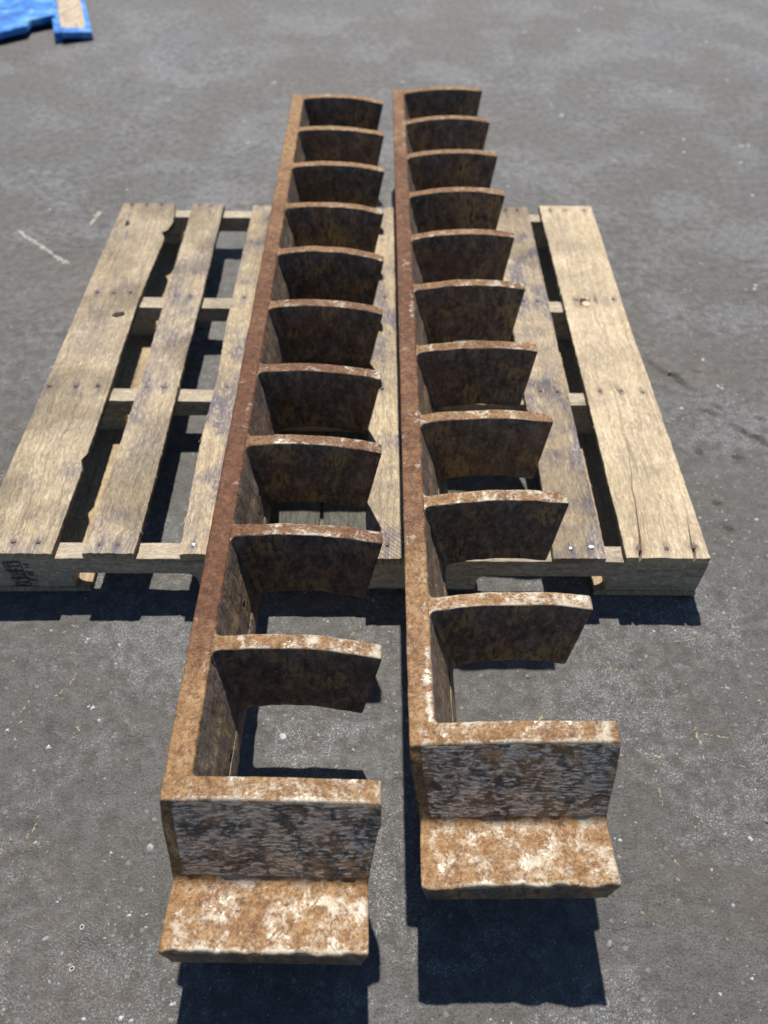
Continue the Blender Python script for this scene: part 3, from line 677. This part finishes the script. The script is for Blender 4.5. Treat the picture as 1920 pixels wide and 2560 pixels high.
def knot(parent, x, y, rx, ry, ang, mats, rim=1.45, zc=PH):
    V, F, MI = [], [], []; n = 20; ca, sa = cos(ang), sin(ang)
    fs = ((rim, -0.0005, 0), (1.12, 0.0016, 0), (1.0, 0.0018, 0), (0.8, 0.0014, 1), (0.4, 0.0012, 1))
    jit = [random.uniform(0.82, 1.18) for _ in range(n)]
    for (f, z, mi) in fs:
        for k in range(n):
            t = 2 * pi * k / n; ex, ey = rx * f * jit[k] * cos(t), ry * f * jit[k] * sin(t)
            V.append(PL(x + ca * ex - sa * ey, y + sa * ex + ca * ey, zc + z))
    V.append(PL(x, y, zc + 0.0012))
    for i in range(len(fs) - 1):
        for k in range(n):
            F.append((i * n + k, i * n + (k + 1) % n, (i + 1) * n + (k + 1) % n, (i + 1) * n + k)); MI.append(0 if i < 2 else 1)
    for k in range(n): F.append(((len(fs) - 1) * n + k, (len(fs) - 1) * n + (k + 1) % n, len(fs) * n)); MI.append(1)
    return link("knot_hole", make_mesh("knot_hole", V, F, mats, MI), parent)
knot(BOARDS[1]['o'], *KNOTS[0], 0.0042, 0.012, 0.0, [M_KNOT, M_KNOT], 1.1)
knot(BOARDS[1]['o'], *KNOTS[1], 0.012, 0.0065, 0.5, [M_KNOT, M_KNOT], 1.1)
kn = knot(BOARDS[6]['o'], KNOTS[2][0], KNOTS[2][1] + 0.004, 0.0115, 0.015, 0.3, [M_KNOTRIM, M_KNOT], 1.3)
V, F = [], []
n = 9
for k in range(n):
    t = 2 * pi * k / n; V.append(PL(KNOTS[2][0] + 0.002 + 0.0085 * cos(t) * random.uniform(0.8, 1.2), KNOTS[2][1] - 0.003 + 0.011 * sin(t) * random.uniform(0.8, 1.2), PH + 0.0022))
F.append(tuple(range(n)))
link("pale_ground_patch", make_mesh("pale_ground_patch", V, F, [M_SPL]), kn)  # pale disc painted for the light ground seen through the hole

# stringers: notched profile along x, extruded in y
NOTCH = [(-0.512, -0.298), (0.177, 0.404)]
SX0, SX1 = PX - 0.6085, PX + 0.6105
def stringer_mesh(y0, y1, seed, notched=True):
    zt, zb = PH - TB - 0.0005, BB + 0.0005
    zn = zb + 0.038 + 0.002 * (seed % 3); rr = 0.020
    xs = np.arange(SX0, SX1 + 0.001, 0.006)
    xs = np.unique(np.concatenate([xs] + [np.array([a + rr * (1 - cos(t)) for t in np.linspace(0, pi / 2, 7)] + [b - rr * (1 - cos(t)) for t in np.linspace(0, pi / 2, 7)]) for a, b in NOTCH]))
    rings = []; ST = []
    for x in xs:
        lo = zb
        for a, b in NOTCH:
            if a < x < b:
                d = min(x - a, b - x)
                lo = zn if d >= rr else max(zb, zn - rr * 0.98 + sqrt(max(0, rr * rr - (rr - d) ** 2)))
        j = lambda s: float((vnoise(np.array([x * 60]), np.array([seed + s * 5.0]), seed=seed + s)[0] - 0.5) * 0.0014)
        zz = np.linspace(lo, zt, 6)
        row = [(x, y0 + j(q) + (0.0010 if q in (0, 5) else 0), z) for q, z in enumerate(zz)]
        row += [(x, y1 + j(10 + q) - (0.0010 if q in (0, 5) else 0), z) for q, z in enumerate(zz[::-1])]
        rings.append(row); ST.append([0.1] * 12)
    R = np.array(rings); R[:, :, 0] -= PX; R[:, :, 1] -= PY
    Vv, Ff = loft(R); Ff = [tuple(reversed(f)) for f in Ff]
    return make_mesh("stringer", Vv, Ff, [W_STR], None, {'stain': np.array(ST).ravel() * 0.0}, True, radians(40))
strs = []
for q, (ya, yb) in enumerate(((0.8430, 0.8790), (1.2430, 1.2820), (1.5640, 1.6060), (1.9700, 2.0060))):
    strs.append(link("stringer", stringer_mesh(ya, yb, q + 3), pallet))

# lower boards lie under the stringers on the ground
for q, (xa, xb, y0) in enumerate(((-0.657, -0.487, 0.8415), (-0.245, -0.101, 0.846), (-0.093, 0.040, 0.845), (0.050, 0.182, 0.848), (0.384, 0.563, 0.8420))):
    lw = W_LOW if q in (0, 4) else W_SHADED  # middle boards get the wood with shade painted in
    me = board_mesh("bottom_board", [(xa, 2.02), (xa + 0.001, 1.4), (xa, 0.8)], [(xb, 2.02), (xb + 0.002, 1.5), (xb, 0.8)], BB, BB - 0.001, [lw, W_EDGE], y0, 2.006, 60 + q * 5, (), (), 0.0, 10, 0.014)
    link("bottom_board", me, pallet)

# splinters and lifted fibres on sawn edges
def splinter(parent, pts, r):
    V, F = [], []; n = 5
    for i, p_ in enumerate(pts):
        rr = r * (1 - 0.85 * i / (len(pts) - 1))
        for k in range(n): V.append(PL(p_[0] + rr * cos(2 * pi * k / n), p_[1], p_[2] + rr * sin(2 * pi * k / n)))
    for i in range(len(pts) - 1):
        for k in range(n): F.append((i * n + k, i * n + (k + 1) % n, (i + 1) * n + (k + 1) % n, (i + 1) * n + k))
    link("splinter", make_mesh("splinter", V, F, [M_SPL]), parent)
for (bi, y, sgn, ln) in ((2, 1.285, 1, 0.02), (2, 1.09, 1, 0.016), (2, 1.03, 1, 0.014), (2, 0.90, 1, 0.015), (3, 1.14, -1, 0.03), (3, 1.19, -1, 0.016), (3, 0.93, -1, 0.024), (3, 0.87, -1, 0.02), (6, 1.66, -1, 0.02), (6, 1.63, -1, 0.022), (6, 1.17, -1, 0.012), (5, 1.03, 1, 0.028), (5, 1.10, 1, 0.012), (2, 1.34, 1, 0.014)):
    B = BOARDS[bi]; x = float(poly(B['R'] if sgn > 0 else B['L'], y))
    p_ = [(x - sgn * 0.001 + sgn * 0.006 * t * t + random.gauss(0, 0.0004), y - ln * t, PH - 0.002 + 0.005 * t - 0.004 * t * t) for t in np.linspace(0, 1, 5)]
    splinter(B['o'], p_, 0.0007 if ln < 0.02 else 0.0010)

# ink stamp on the front stringer's left leg (boxed rows, illegible even up close)
V, F = [], []
YF = 0.8412
def ink(x0, z0, x1, z1, w):
    b = len(V); dx, dz = x1 - x0, z1 - z0; L = math.hypot(dx, dz); nx, nz = -dz / L * w / 2, dx / L * w / 2
    for (sx, sz) in ((x0 + nx, z0 + nz), (x1 + nx, z1 + nz), (x1 - nx, z1 - nz), (x0 - nx, z0 - nz)):
        V.append(PL(sx, YF, sz)); 
    for (sx, sz) in ((x0 + nx, z0 + nz), (x1 + nx, z1 + nz), (x1 - nx, z1 - nz), (x0 - nx, z0 - nz)):
        V.append(PL(sx, YF + 0.0022, sz))
    F.append((b, b + 1, b + 2, b + 3))
    for k in range(4): F.append((b + k, b + 4 + k, b + 4 + (k + 1) % 4, b + (k + 1) % 4))
rows = [(0.0805, 0.0585), (0.0555, 0.0390), (0.0365, 0.0155)]
for ri, (za, zb_) in enumerate(rows):
    ink(-0.6150, za, -0.5870, za, 0.0012); ink(-0.6150, zb_, -0.5870, zb_, 0.0011)
    ink(-0.6075, za, -0.6075, zb_, 0.0007); ink(-0.5872, za, -0.5872, zb_, 0.0008)
    if ri == 0: ink(-0.6149, za, -0.6149, zb_, 0.0006)
    zm = (za + zb_) / 2
    for k in range(3): ink(-0.6120 + random.uniform(-0.001, 0.001), zm - 0.005 + k * 0.005, -0.6095, zm - 0.0045 + k * 0.005, 0.0010)
    for k in range(5):
        xx = -0.6045 + k * 0.0033
        ink(xx, zm - 0.0026, xx + random.uniform(-0.0005, 0.0012), zm + 0.0020, 0.0008)
        if k % 2: ink(xx - 0.001, zm + 0.0018, xx + 0.0014, zm + 0.0014, 0.0008)
    ink(-0.6045, za - 0.003, -0.600, za - 0.0032, 0.0010); ink(-0.602, zb_ + 0.0028, -0.597, zb_ + 0.003, 0.0010)
ink(-0.5830, 0.0745, -0.5735, 0.0745, 0.0013); ink(-0.5790, 0.0740, -0.5790, 0.0650, 0.0006)
ink(-0.5845, 0.0545, -0.5730, 0.0545, 0.0013)
for k in range(3): ink(-0.5815 + k * 0.0035, 0.0520, -0.5810 + k * 0.0035, 0.0440, 0.0008)
ink(-0.5790, 0.0320, -0.5700, 0.0320, 0.0008)
for (a, b, c, d, w) in ((-0.5925, 0.0500, -0.5895, 0.0430, 0.0030), (-0.5900, 0.0432, -0.5860, 0.0360, 0.0024), (-0.5868, 0.0360, -0.5800, 0.0302, 0.0036), (-0.5935, 0.0245, -0.5880, 0.0252, 0.0026)): ink(a, b, c, d, w)
link("ink_stamp", make_mesh("ink_stamp", V, F, [M_INK], None, None, False), strs[0])

# ------------------------------------------------------------------ steel bars
T, W = 0.1311, 0.2540
XI_T, XI_B = 0.0315, 0.0700        # inner face of the spine, top and bottom
def x_in(z):
    return XI_T + (XI_B - XI_T) * (T - z) / T
def x_out(z): return W - 0.0230 * (T - z) / T
def x_left(z): return 0.0115 * sstep(0.006, 0.100, T - z) + 0.008 * np.clip((0.04 - z) / 0.05, 0, 1)

def fin_mesh(yc, seed, lin, bow, bare, tone):
    rg = random.Random(seed); lean = rg.gauss(0.001, 0.0020); tipj = rg.gauss(0, 0.0018); twist = rg.gauss(0, 0.0022); archj = rg.gauss(0, 0.0015)
    us = np.concatenate([np.linspace(0, 0.012, 3), np.array([0.02, 0.03, 0.042, 0.06]), np.linspace(0.085, 0.96, 30), np.array([0.975, 0.986, 0.994, 0.998, 1.0])])
    hT, hB = 0.0117, 0.0145
    spec = []        # (side factor, dy, anchor 0 bottom..1 top, dz, material)
    r = 0.0030
    for t in np.linspace(0, pi / 2, 3): spec.append((-1, r * (1 - sin(t)) , 0.0, r * (1 - cos(t)), 1))
    spec = [(-1, r, 0.0, 0.0), (-1, r * 0.3, 0.0, r * 0.3), (-1, 0, 0.0, r)]
    for t in np.linspace(0.1, 0.9, 9): spec.append((-1, 0, t, 0))
    spec += [(-1, 0, 1.0, -0.0022), (-1, 0.0006, 1.0, -0.0007), (-1, 0.0021, 1.0, 0.0)]
    nfront = len(spec)
    for t in (-0.55, -0.2, 0.2, 0.55): spec.append((t, 0, 1.0, 0.0))
    spec += [(1, -0.0021, 1.0, 0.0), (1, -0.0006, 1.0, -0.0007), (1, 0, 1.0, -0.0022)]
    ntop = len(spec)
    for t in np.linspace(0.9, 0.1, 6): spec.append((1, 0, t, 0))
    spec += [(1, 0, 0.0, r), (1, -r * 0.3, 0.0, r * 0.3), (1, -r, 0.0, 0.0)]
    rings, BA, TO, WE = [], [], [], []
    xlen = W - XI_T
    for u in us:
        row = []
        d = u * xlen; e = (1 - u) * xlen
        rf = 0.010
        flare = rf - sqrt(max(0, rf * rf - max(0, rf - d) ** 2)) if d < rf else 0.0
        tip = 0.0
        if e < 0.0034: tip = 0.0034 - sqrt(max(0, 0.0034 ** 2 - (0.0034 - e) ** 2))
        arch = (bow + archj) * 4 * u * (1 - u)
        zt = T + arch - tip * 0.7; zb = 0.005 + 0.006 * 4 * u * (1 - u) + tip
        yb = lin * (u) + 0.004 * 4 * u * (1 - u)
        wob = float(vnoise(np.array([u * 9.0]), np.array([seed * 3.3]), seed=seed)[0] - 0.5) * 0.0022
        for q, (sf, dy, an, dz) in enumerate(spec):
            z = zb + an * (zt - zb) + dz
            h = hB + (hT - hB) * (z / T)
            h = h + flare - tip * 0.75
            x = x_in(z) + u * (x_out(z) + tipj - x_in(z))
            yb = lin * u + 0.004 * 4 * u * (1 - u) + twist * u * u + lean * (T - z) / T
            y = yc + yb + wob + sf * h + (dy if sf in (-1, 1) else 0) - 0.008 * (T - z) / T
            row.append((x, y, z))
            top = nfront - 2 <= q < ntop
            edge = 1.0 if q in (nfront - 3, nfront - 2, nfront - 1, ntop - 2, ntop - 3) else 0.0
            BA.append(np.clip(bare + 0.10 * edge + 0.12 * (u > 0.95) + 0.16 * (u - 0.4), 0, 1) if top or edge else 0.1)
            TO.append(tone); WE.append(0.0)
        rings.append(row)
    R = np.array(rings); k = len(spec)
    # uneven, hand-ground edges and lumpy cast faces
    flat = R.reshape(-1, 3)
    nn = (fbm(flat[:, 0] * 45, flat[:, 2] * 45, flat[:, 1] * 45, seed=seed + 1, octv=3) - 0.5)
    sgn = np.tile(np.array([np.sign(s[0]) for s in spec]), len(us))
    flat[:, 1] += nn * 0.0030 * np.abs(sgn)
    flat[:, 2] += (fbm(flat[:, 0] * 30, flat[:, 1] * 30, flat[:, 2] * 5, seed=seed + 5, octv=3) - 0.5) * 0.0018
    lowz = np.clip(1 - flat[:, 2] / 0.016, 0, 1)
    flat[:, 2] += (fbm(flat[:, 0] * 60, flat[:, 1] * 0 + seed, seed=seed + 9, octv=3) - 0.5) * 0.006 * lowz
    Vv, Ff = loft(R, cap0=False, cap1=True)
    mi = []
    for i in range(len(us) - 1):
        for j in range(k): mi.append(0 if nfront - 2 <= j < ntop - 1 else 1)
    mi.append(1)
    Ff = [tuple(f) for f in Ff]
    return Vv, Ff, mi, {'bare': BA, 'tone': TO, 'mill': np.zeros(len(BA)), 'wear': WE}

def flip_if_needed(V, F, n_test=200):
    V = np.asarray(V); c = V.mean(0); s = 0
    for f in F[:: max(1, len(F) // n_test)]:
        a, b, d = V[f[0]], V[f[1]], V[f[2]]
        nn = np.cross(b - a, d - a); s += np.dot(nn, V[list(f)].mean(0) - c)
    return [tuple(reversed(f)) for f in F] if s < 0 else F

def spine_mesh(y0, y1, seed, toneq, bareq):
    ys = np.concatenate([y0 + np.array([0, 0.0006, 0.0015, 0.003, 0.005, 0.007]), np.arange(y0 + 0.009, y1 - 0.003, 0.0062), [y1]])
    # section (x offset kind, z): go up the outer side, over the top, down the inner side
    sec = []
    for t in np.linspace(0.004, T - 0.006, 8): sec.append(('o', 0.0, t))
    sec += [('o', 0.0, T - 0.0022), ('o', 0.0008, T - 0.0007), ('o', 0.0024, T)]
    for t in (0.2, 0.4, 0.6, 0.8): sec.append(('t', t, T))
    n_in0 = len(sec)
    sec += [('i', -0.0022, T), ('i', -0.0007, T - 0.0006), ('i', 0.0, T - 0.0022)]
    # inner side: shallow ledges and a long seam, as rolled
    prof = [(z * 0.754, d) for z, d in ((0.164, 0.0), (0.150, 0.0), (0.137, 0.0002), (0.124, 0.0004), (0.112, 0.0006), (0.106, 0.0026), (0.098, 0.0026), (0.088, 0.0024), (0.076, 0.0022), (0.064, 0.0018), (0.052, 0.0014), (0.0445, 0.0012), (0.0420, -0.0028), (0.0395, 0.0016), (0.030, 0.0018), (0.018, 0.0010), (0.010, 0.0), (0.004, -0.002))]
    for z, dx in prof: sec.append(('i', dx, z))
    rings, BA, TO, WE = [], [], [], []
    for i, y in enumerate(ys):
        row = []
        e = float(vnoise(np.array([y * 40]), np.array([seed * 1.1]), seed=seed)[0] - 0.5) * 0.0016
        e2 = float(vnoise(np.array([y * 75]), np.array([seed * 2.1]), seed=seed + 1)[0] - 0.5) * 0.0018
        e3 = float(vnoise(np.array([y * 6]), np.array([seed * 2.9]), seed=seed + 4)[0] - 0.5) * 0.012
        led = 0.4 + 0.9 * float(vnoise(np.array([y * 14]), np.array([seed * 4.9]), seed=seed + 6)[0])
        for q, (kd, dx, z) in enumerate(sec):
            fil = 0.009 - sqrt(max(0.0, 0.009 ** 2 - max(0.0, 0.009 - (y - y0)) ** 2)) if y - y0 < 0.009 else 0.0
            if kd == 'o': x = float(x_left(z)) + dx + e * 0.7
            elif kd == 't': x = (XI_T + fil) * dx
            else:
                zz = z + (e3 if 0.025 < z < 0.098 else 0)
                x = float(x_in(z)) + dx * (led if dx > 0 else 1) + e2 * (1 if fil == 0 else 0.4) + fil
                z = zz
            row.append((x, y, z))
            inner = q >= n_in0; ed = 1.0 if n_in0 - 1 <= q <= n_in0 + 2 else 0.0
            patch = float(sstep(0.50, 0.70, vnoise(np.array([y * 11]), np.array([seed * 7.7]), seed=seed + 12))[0])
            BA.append(np.clip(max(0.0, bareq) * 1.0 + (bareq if bareq < 0 else 0) + 0.22 * sstep(0.45, -0.05, y) + ed * (0.06 + 0.30 * patch), 0, 1))
            TO.append(toneq(y)); WE.append(1.0 if inner else 0.3)
        rings.append(row)
    R = np.array(rings); flat = R.reshape(-1, 3)
    inn = np.tile(np.array([1.0 if s[0] == 'i' and s[2] < T - 0.004 else 0.0 for s in sec]), len(ys))
    flat[:, 0] += (fbm(flat[:, 1] * 26, flat[:, 2] * 90, seed=seed + 9, octv=3) - 0.5) * 0.0035 * inn
    flat[:, 2] += (fbm(flat[:, 1] * 30, flat[:, 0] * 60, seed=seed + 19, octv=2) - 0.5) * 0.0010
    Vv, Ff = loft(R)
    k = len(sec); mi = []
    for i in range(len(ys) - 1):
        for j in range(k): mi.append(0 if 8 <= j < n_in0 + 2 else 1)
    mi += [1, 1]
    return Vv, Ff, mi, {'bare': BA, 'tone': TO, 'mill': np.zeros(len(BA)), 'wear': WE}

def foot_mesh(seed, orange):
    """front plate running down into the up-turned toe: a profile in (y, z) swept along x"""
    key = [(0.0140, T), (-0.0140, T), (-0.0410, 0.0860), (-0.0725, 0.0350), (-0.1510, 0.0470), (-0.1490, -0.0080), (-0.1330, -0.0140), (-0.0100, -0.0020), (0.0100, 0.0040)]
    segn = [6, 10, 9, 16, 12, 4, 8, 3, 16]
    pts, kind = [], []
    rad = {0: 0.0005, 1: 0.0026, 2: 0.02, 3: 0.0085, 4: 0.004, 5: 0.006, 6: 0.003, 7: 0.003, 8: 0.003}
    n = len(key)
    P = [np.array(q) for q in key]
    for i in range(n):
        a, b, c = P[i - 1], P[i], P[(i + 1) % n]
        ra = min(rad[i], 0.45 * np.linalg.norm(b - a), 0.45 * np.linalg.norm(c - b))
        p0 = b + (a - b) / np.linalg.norm(a - b) * ra; p1 = b + (c - b) / np.linalg.norm(c - b) * ra
        for t in np.linspace(0, 1, 5):
            pts.append((1 - t) ** 2 * p0 + 2 * t * (1 - t) * b + t * t * p1)
            kind.append(('c', i))
        nxt = P[(i + 1) % n]
        r2 = min(rad[(i + 1) % n], 0.45 * np.linalg.norm(nxt - b))
        q1 = nxt + (b - nxt) / np.linalg.norm(b - nxt) * r2
        for t in np.linspace(0, 1, segn[i] + 2)[1:-1]:
            pts.append(p1 + (q1 - p1) * t); kind.append(('s', i))
    pts = np.array(pts); k = len(pts)
    us = np.concatenate([[0, 0.0035, 0.008, 0.016], np.linspace(0.03, 0.97, 46), [0.984, 0.992, 0.9965, 1.0]])
    rings = np.zeros((len(us), k, 3)); BA = []; TO = []; MI_ = []
    for i, u in enumerate(us):
        endr = 0.0
        dd = min(u, 1 - u) * W
        if dd < 0.003: endr = 0.003 - sqrt(max(0, 0.003 ** 2 - (0.003 - dd) ** 2))
        for j, (y, z) in enumerate(pts):
            wz = z + (0.004 * 4 * u * (1 - u)) * np.clip((z - 0.05) / 0.07, 0, 1)
            xl = float(x_left(z)); xr = W - float(x_left(z)) * 0.95
            x = xl + u * (xr - xl)
            yy = y; zz = wz
            if kind[j][1] in (0, 1) : zz -= endr
            if kind[j][1] in (1, 2, 3): yy += endr * 0.8
            if kind[j][1] in (3, 4): zz -= endr * 0.8; yy += endr * 0.5
            # chipped, wavering lip of the toe
            lip = np.clip(1 - math.hypot(y + 0.1510, z - 0.0470) / 0.016, 0, 1)
            yy += lip * float(fbm(np.array([u * 16.0]), np.array([seed * 1.0]), seed=seed + 2, octv=4)[0] - 0.5) * 0.010
            zz += lip * float(fbm(np.array([u * 22.0]), np.array([seed * 3.0]), seed=seed + 3, octv=3)[0] - 0.5) * 0.004
            # toe is thickest in the middle, worn at the corners
            rings[i, j] = (x, yy, zz)
            kd, ki = kind[j]
            o = max(0.0, 1 - u * W / 0.022)
            face = (ki == 1 and kd == 's') or ki == 2
            toe = (ki == 3)
            b_ = 0.51 if toe else (0.50 if face else (0.52 if ki == 0 else 0.35))
            if kd == 'c' and ki in (1, 4): b_ = 0.70
            b_ += 0.14 * float(fbm(np.array([u * 5.0]), np.array([z * 30.0]), seed=seed + 30, octv=2)[0] - 0.5)
            b_ -= 0.40 * float(sstep(0.15, 0.5, o + 0.5 * (float(vnoise(np.array([z * 90 + y * 90]), np.array([seed * 1.0]), seed=seed + 51)[0]) - 0.5)))
            BA.append(np.clip(b_, 0, 1))
            TO.append(0.92 if o > 0.25 else (0.74 if toe else (0.45 if face else 0.70)))
            MI_.append(0.0 if o > 0.25 and not face else ((1.0 if o < 0.3 else 0.35) if face else (0.0 if ki == 0 or toe or kd == 'c' else 0.9)))
    flat = rings.reshape(-1, 3)
    nz = (fbm(flat[:, 0] * 38, flat[:, 1] * 38, flat[:, 2] * 38, seed=seed + 11, octv=4) - 0.5)
    flat[:, 1] -= nz * 0.0030; flat[:, 2] += nz * 0.0030
    nz2 = (fbm(flat[:, 0] * 130, flat[:, 1] * 60, flat[:, 2] * 130, seed=seed + 14, octv=2) - 0.5)
    flat[:, 1] -= nz2 * 0.0012; flat[:, 2] += nz2 * 0.0008
    Vv, Ff = loft(rings)
    mi = []
    for i in range(len(us) - 1):
        for j in range(k): mi.append(0 if kind[j][1] in (0, 1, 2, 3, 4) and not (kind[j] == ('s', 4)) else 1)
    mi += [0, 0]
    return Vv, Ff, mi, {'bare': BA, 'tone': TO, 'mill': MI_, 'wear': np.full(len(BA), 0.4)}

def build_bar(D, seed, label, lift, lin, tone_fn, bare_spine):
    a, ti = D['a'], D['ti']
    root = link("steel_comb_bar", None, None, (D['fx'] + sin(ti) * T, D['y0'], PH + T - T * cos(ti) + lift), (0, -ti, -a))
    tag(root, label, "casting", "rusty steel comb bars lying side by side on the pallet")
    ys = D['ys']
    def part(name, V, F, mi, at):
        F = flip_if_needed(V, F)
        return link(name, make_mesh(name, V, F, [M_STEEL, M_MILL], mi, at, True, radians(42)), root)
    part("spine", *spine_mesh(0.0141, ys[0] + 0.0135, seed, tone_fn, bare_spine))
    part("end_foot", *foot_mesh(seed + 40, 1))
    for i in range(10):
        y = ys[i]; f = (1 - y / ys[0])
        V, F, mi, at = fin_mesh(y - 0.004, seed * 31 + i * 7, lin, 0.0095 if i < 6 else 0.0065, 0.20 + 0.32 * f ** 1.6 + random.uniform(-0.06, 0.06), tone_fn(y) * 0.6 + 0.34)
        part("fin", V, F, mi, at)
    return root
def tone_left(y):
    return float(np.interp(y, [-0.02, 0.10, 0.22, 0.35, 0.9, 1.3, 1.6, 1.95], [0.80, 0.72, 0.30, 0.06, 0.16, 0.42, 0.72, 0.92]))
def tone_right(y):
    return float(np.interp(y, [-0.02, 0.2, 0.45, 0.9, 1.5, 1.95], [0.74, 0.66, 0.38, 0.28, 0.36, 0.55]))
build_bar(BAR_LEFT, 3, "left rusty steel comb bar lying on the pallet, its foot nearest the camera", 0.0028, -0.004, tone_left, -0.12)
build_bar(BAR_RIGHT, 5, "right rusty steel comb bar lying on the pallet, its far end reaching highest", 0.0, -0.002, tone_right, 0.14)

# ------------------------------------------------------------------ blue pallet, far top left
bp = link("blue_pallet", None, None, (-1.40, 3.75, 0))
tag(bp, "chipped blue painted pallet with bare wood patch in the far left corner", "pallet")
def prism(name, outline, z0, z1, chipfn, tilt=(0, 0), parent=bp, m=0.006):
    cx = sum(q[0] for q in outline) / len(outline); cy = sum(q[1] for q in outline) / len(outline)
    pts = []
    n = len(outline)
    for i in range(n):                       # subdivide outline
        a, b = outline[i], outline[(i + 1) % n]; L = math.hypot(b[0] - a[0], b[1] - a[1]); k = max(1, int(L / 0.02))
        for t in range(k): pts.append((a[0] + (b[0] - a[0]) * t / k, a[1] + (b[1] - a[1]) * t / k))
    k = len(pts); V, F, CH = [], [], []
    def lev(f, z):
        for (x, y) in pts:
            d = math.hypot(x - cx, y - cy); s = 1 - f / max(d, 0.01)
            vx, vy = cx + (x - cx) * s, cy + (y - cy) * s
            V.append((vx - bp.location.x, vy - bp.location.y, z + tilt[0] * (vx - cx) + tilt[1] * (vy - cy) + random.gauss(0, 0.0006))); CH.append(chipfn(vx, vy, z))
    lev(0, z0); lev(0, z1 - m * 0.6); lev(m * 0.5, z1)
    for s in (0.8, 0.6, 0.4, 0.2):
        for (x, y) in pts:
            vx, vy = cx + (x - cx) * s, cy + (y - cy) * s
            V.append((vx - bp.location.x, vy - bp.location.y, z1 + tilt[0] * (vx - cx) + tilt[1] * (vy - cy))); CH.append(chipfn(vx, vy, z1))
    V.append((cx - bp.location.x, cy - bp.location.y, z1)); CH.append(chipfn(cx, cy, z1))
    for i in range(6):
        for j in range(k): F.append((i * k + j, i * k + (j + 1) % k, (i + 1) * k + (j + 1) % k, (i + 1) * k + j))
    for j in range(k): F.append((6 * k + j, 6 * k + (j + 1) % k, 7 * k))
    F.append(tuple(range(k - 1, -1, -1)))
    o = link(name, make_mesh(name, V, F, [M_BLUE], None, {'chip': CH}, True, radians(35)), parent)
    return o
dirv = Vector((-0.30, 0.954)); nrm = Vector((0.954, 0.30))
def along(o, s, t): return (o[0] + dirv.x * s + nrm.x * t, o[1] + dirv.y * s + nrm.y * t)
o0 = (-1.214, 3.468)
def chip_r(x, y, z):
    s = (x - o0[0]) * dirv.x + (y - o0[1]) * dirv.y; t = (x - o0[0]) * nrm.x + (y - o0[1]) * nrm.y
    if z < 0.03: return 0.0
    return float(np.clip(1 - max(abs((s - 0.27) / 0.30), abs((t - 0.045) / 0.062)) ** 2, -0.4, 1)) + (0.35 if s > 0.03 and t < 0.09 else -0.3)
prism("deck_board", [along(o0, 0, 0), along(o0, 0.004, 0.112), along(o0, 0.7, 0.112), along(o0, 0.7, 0)], 0.022, 0.044, chip_r, (-0.10, 0.0))
prism("deck_board", [(-1.63, 3.30), (-1.447, 3.450), (-1.365, 3.522), (-1.366, 3.585), (-1.285, 3.648), (-1.49, 4.25), (-1.91, 4.10)], 0.022, 0.044, lambda x, y, z: -0.15 + 0.35 * float(vnoise(np.array([x * 9]), np.array([y * 14]), seed=4)[0]), (0.0, 0.02))
prism("side_rail", [along(o0, 0.012, -0.028), along(o0, 0.012, -0.0015), along(o0, 0.7, -0.0015), along(o0, 0.7, -0.028)], 0.0, 0.034, lambda x, y, z: -0.3)
prism("stringer", [along(o0, 0.22, -0.75), along(o0, 0.22, 0.10), along(o0, 0.27, 0.10), along(o0, 0.27, -0.75)], 0.0, 0.0215, lambda x, y, z: -0.2)
prism("stringer", [along(o0, 0.55, -0.75), along(o0, 0.55, 0.10), along(o0, 0.60, 0.10), along(o0, 0.60, -0.75)], 0.0, 0.0215, lambda x, y, z: -0.2)
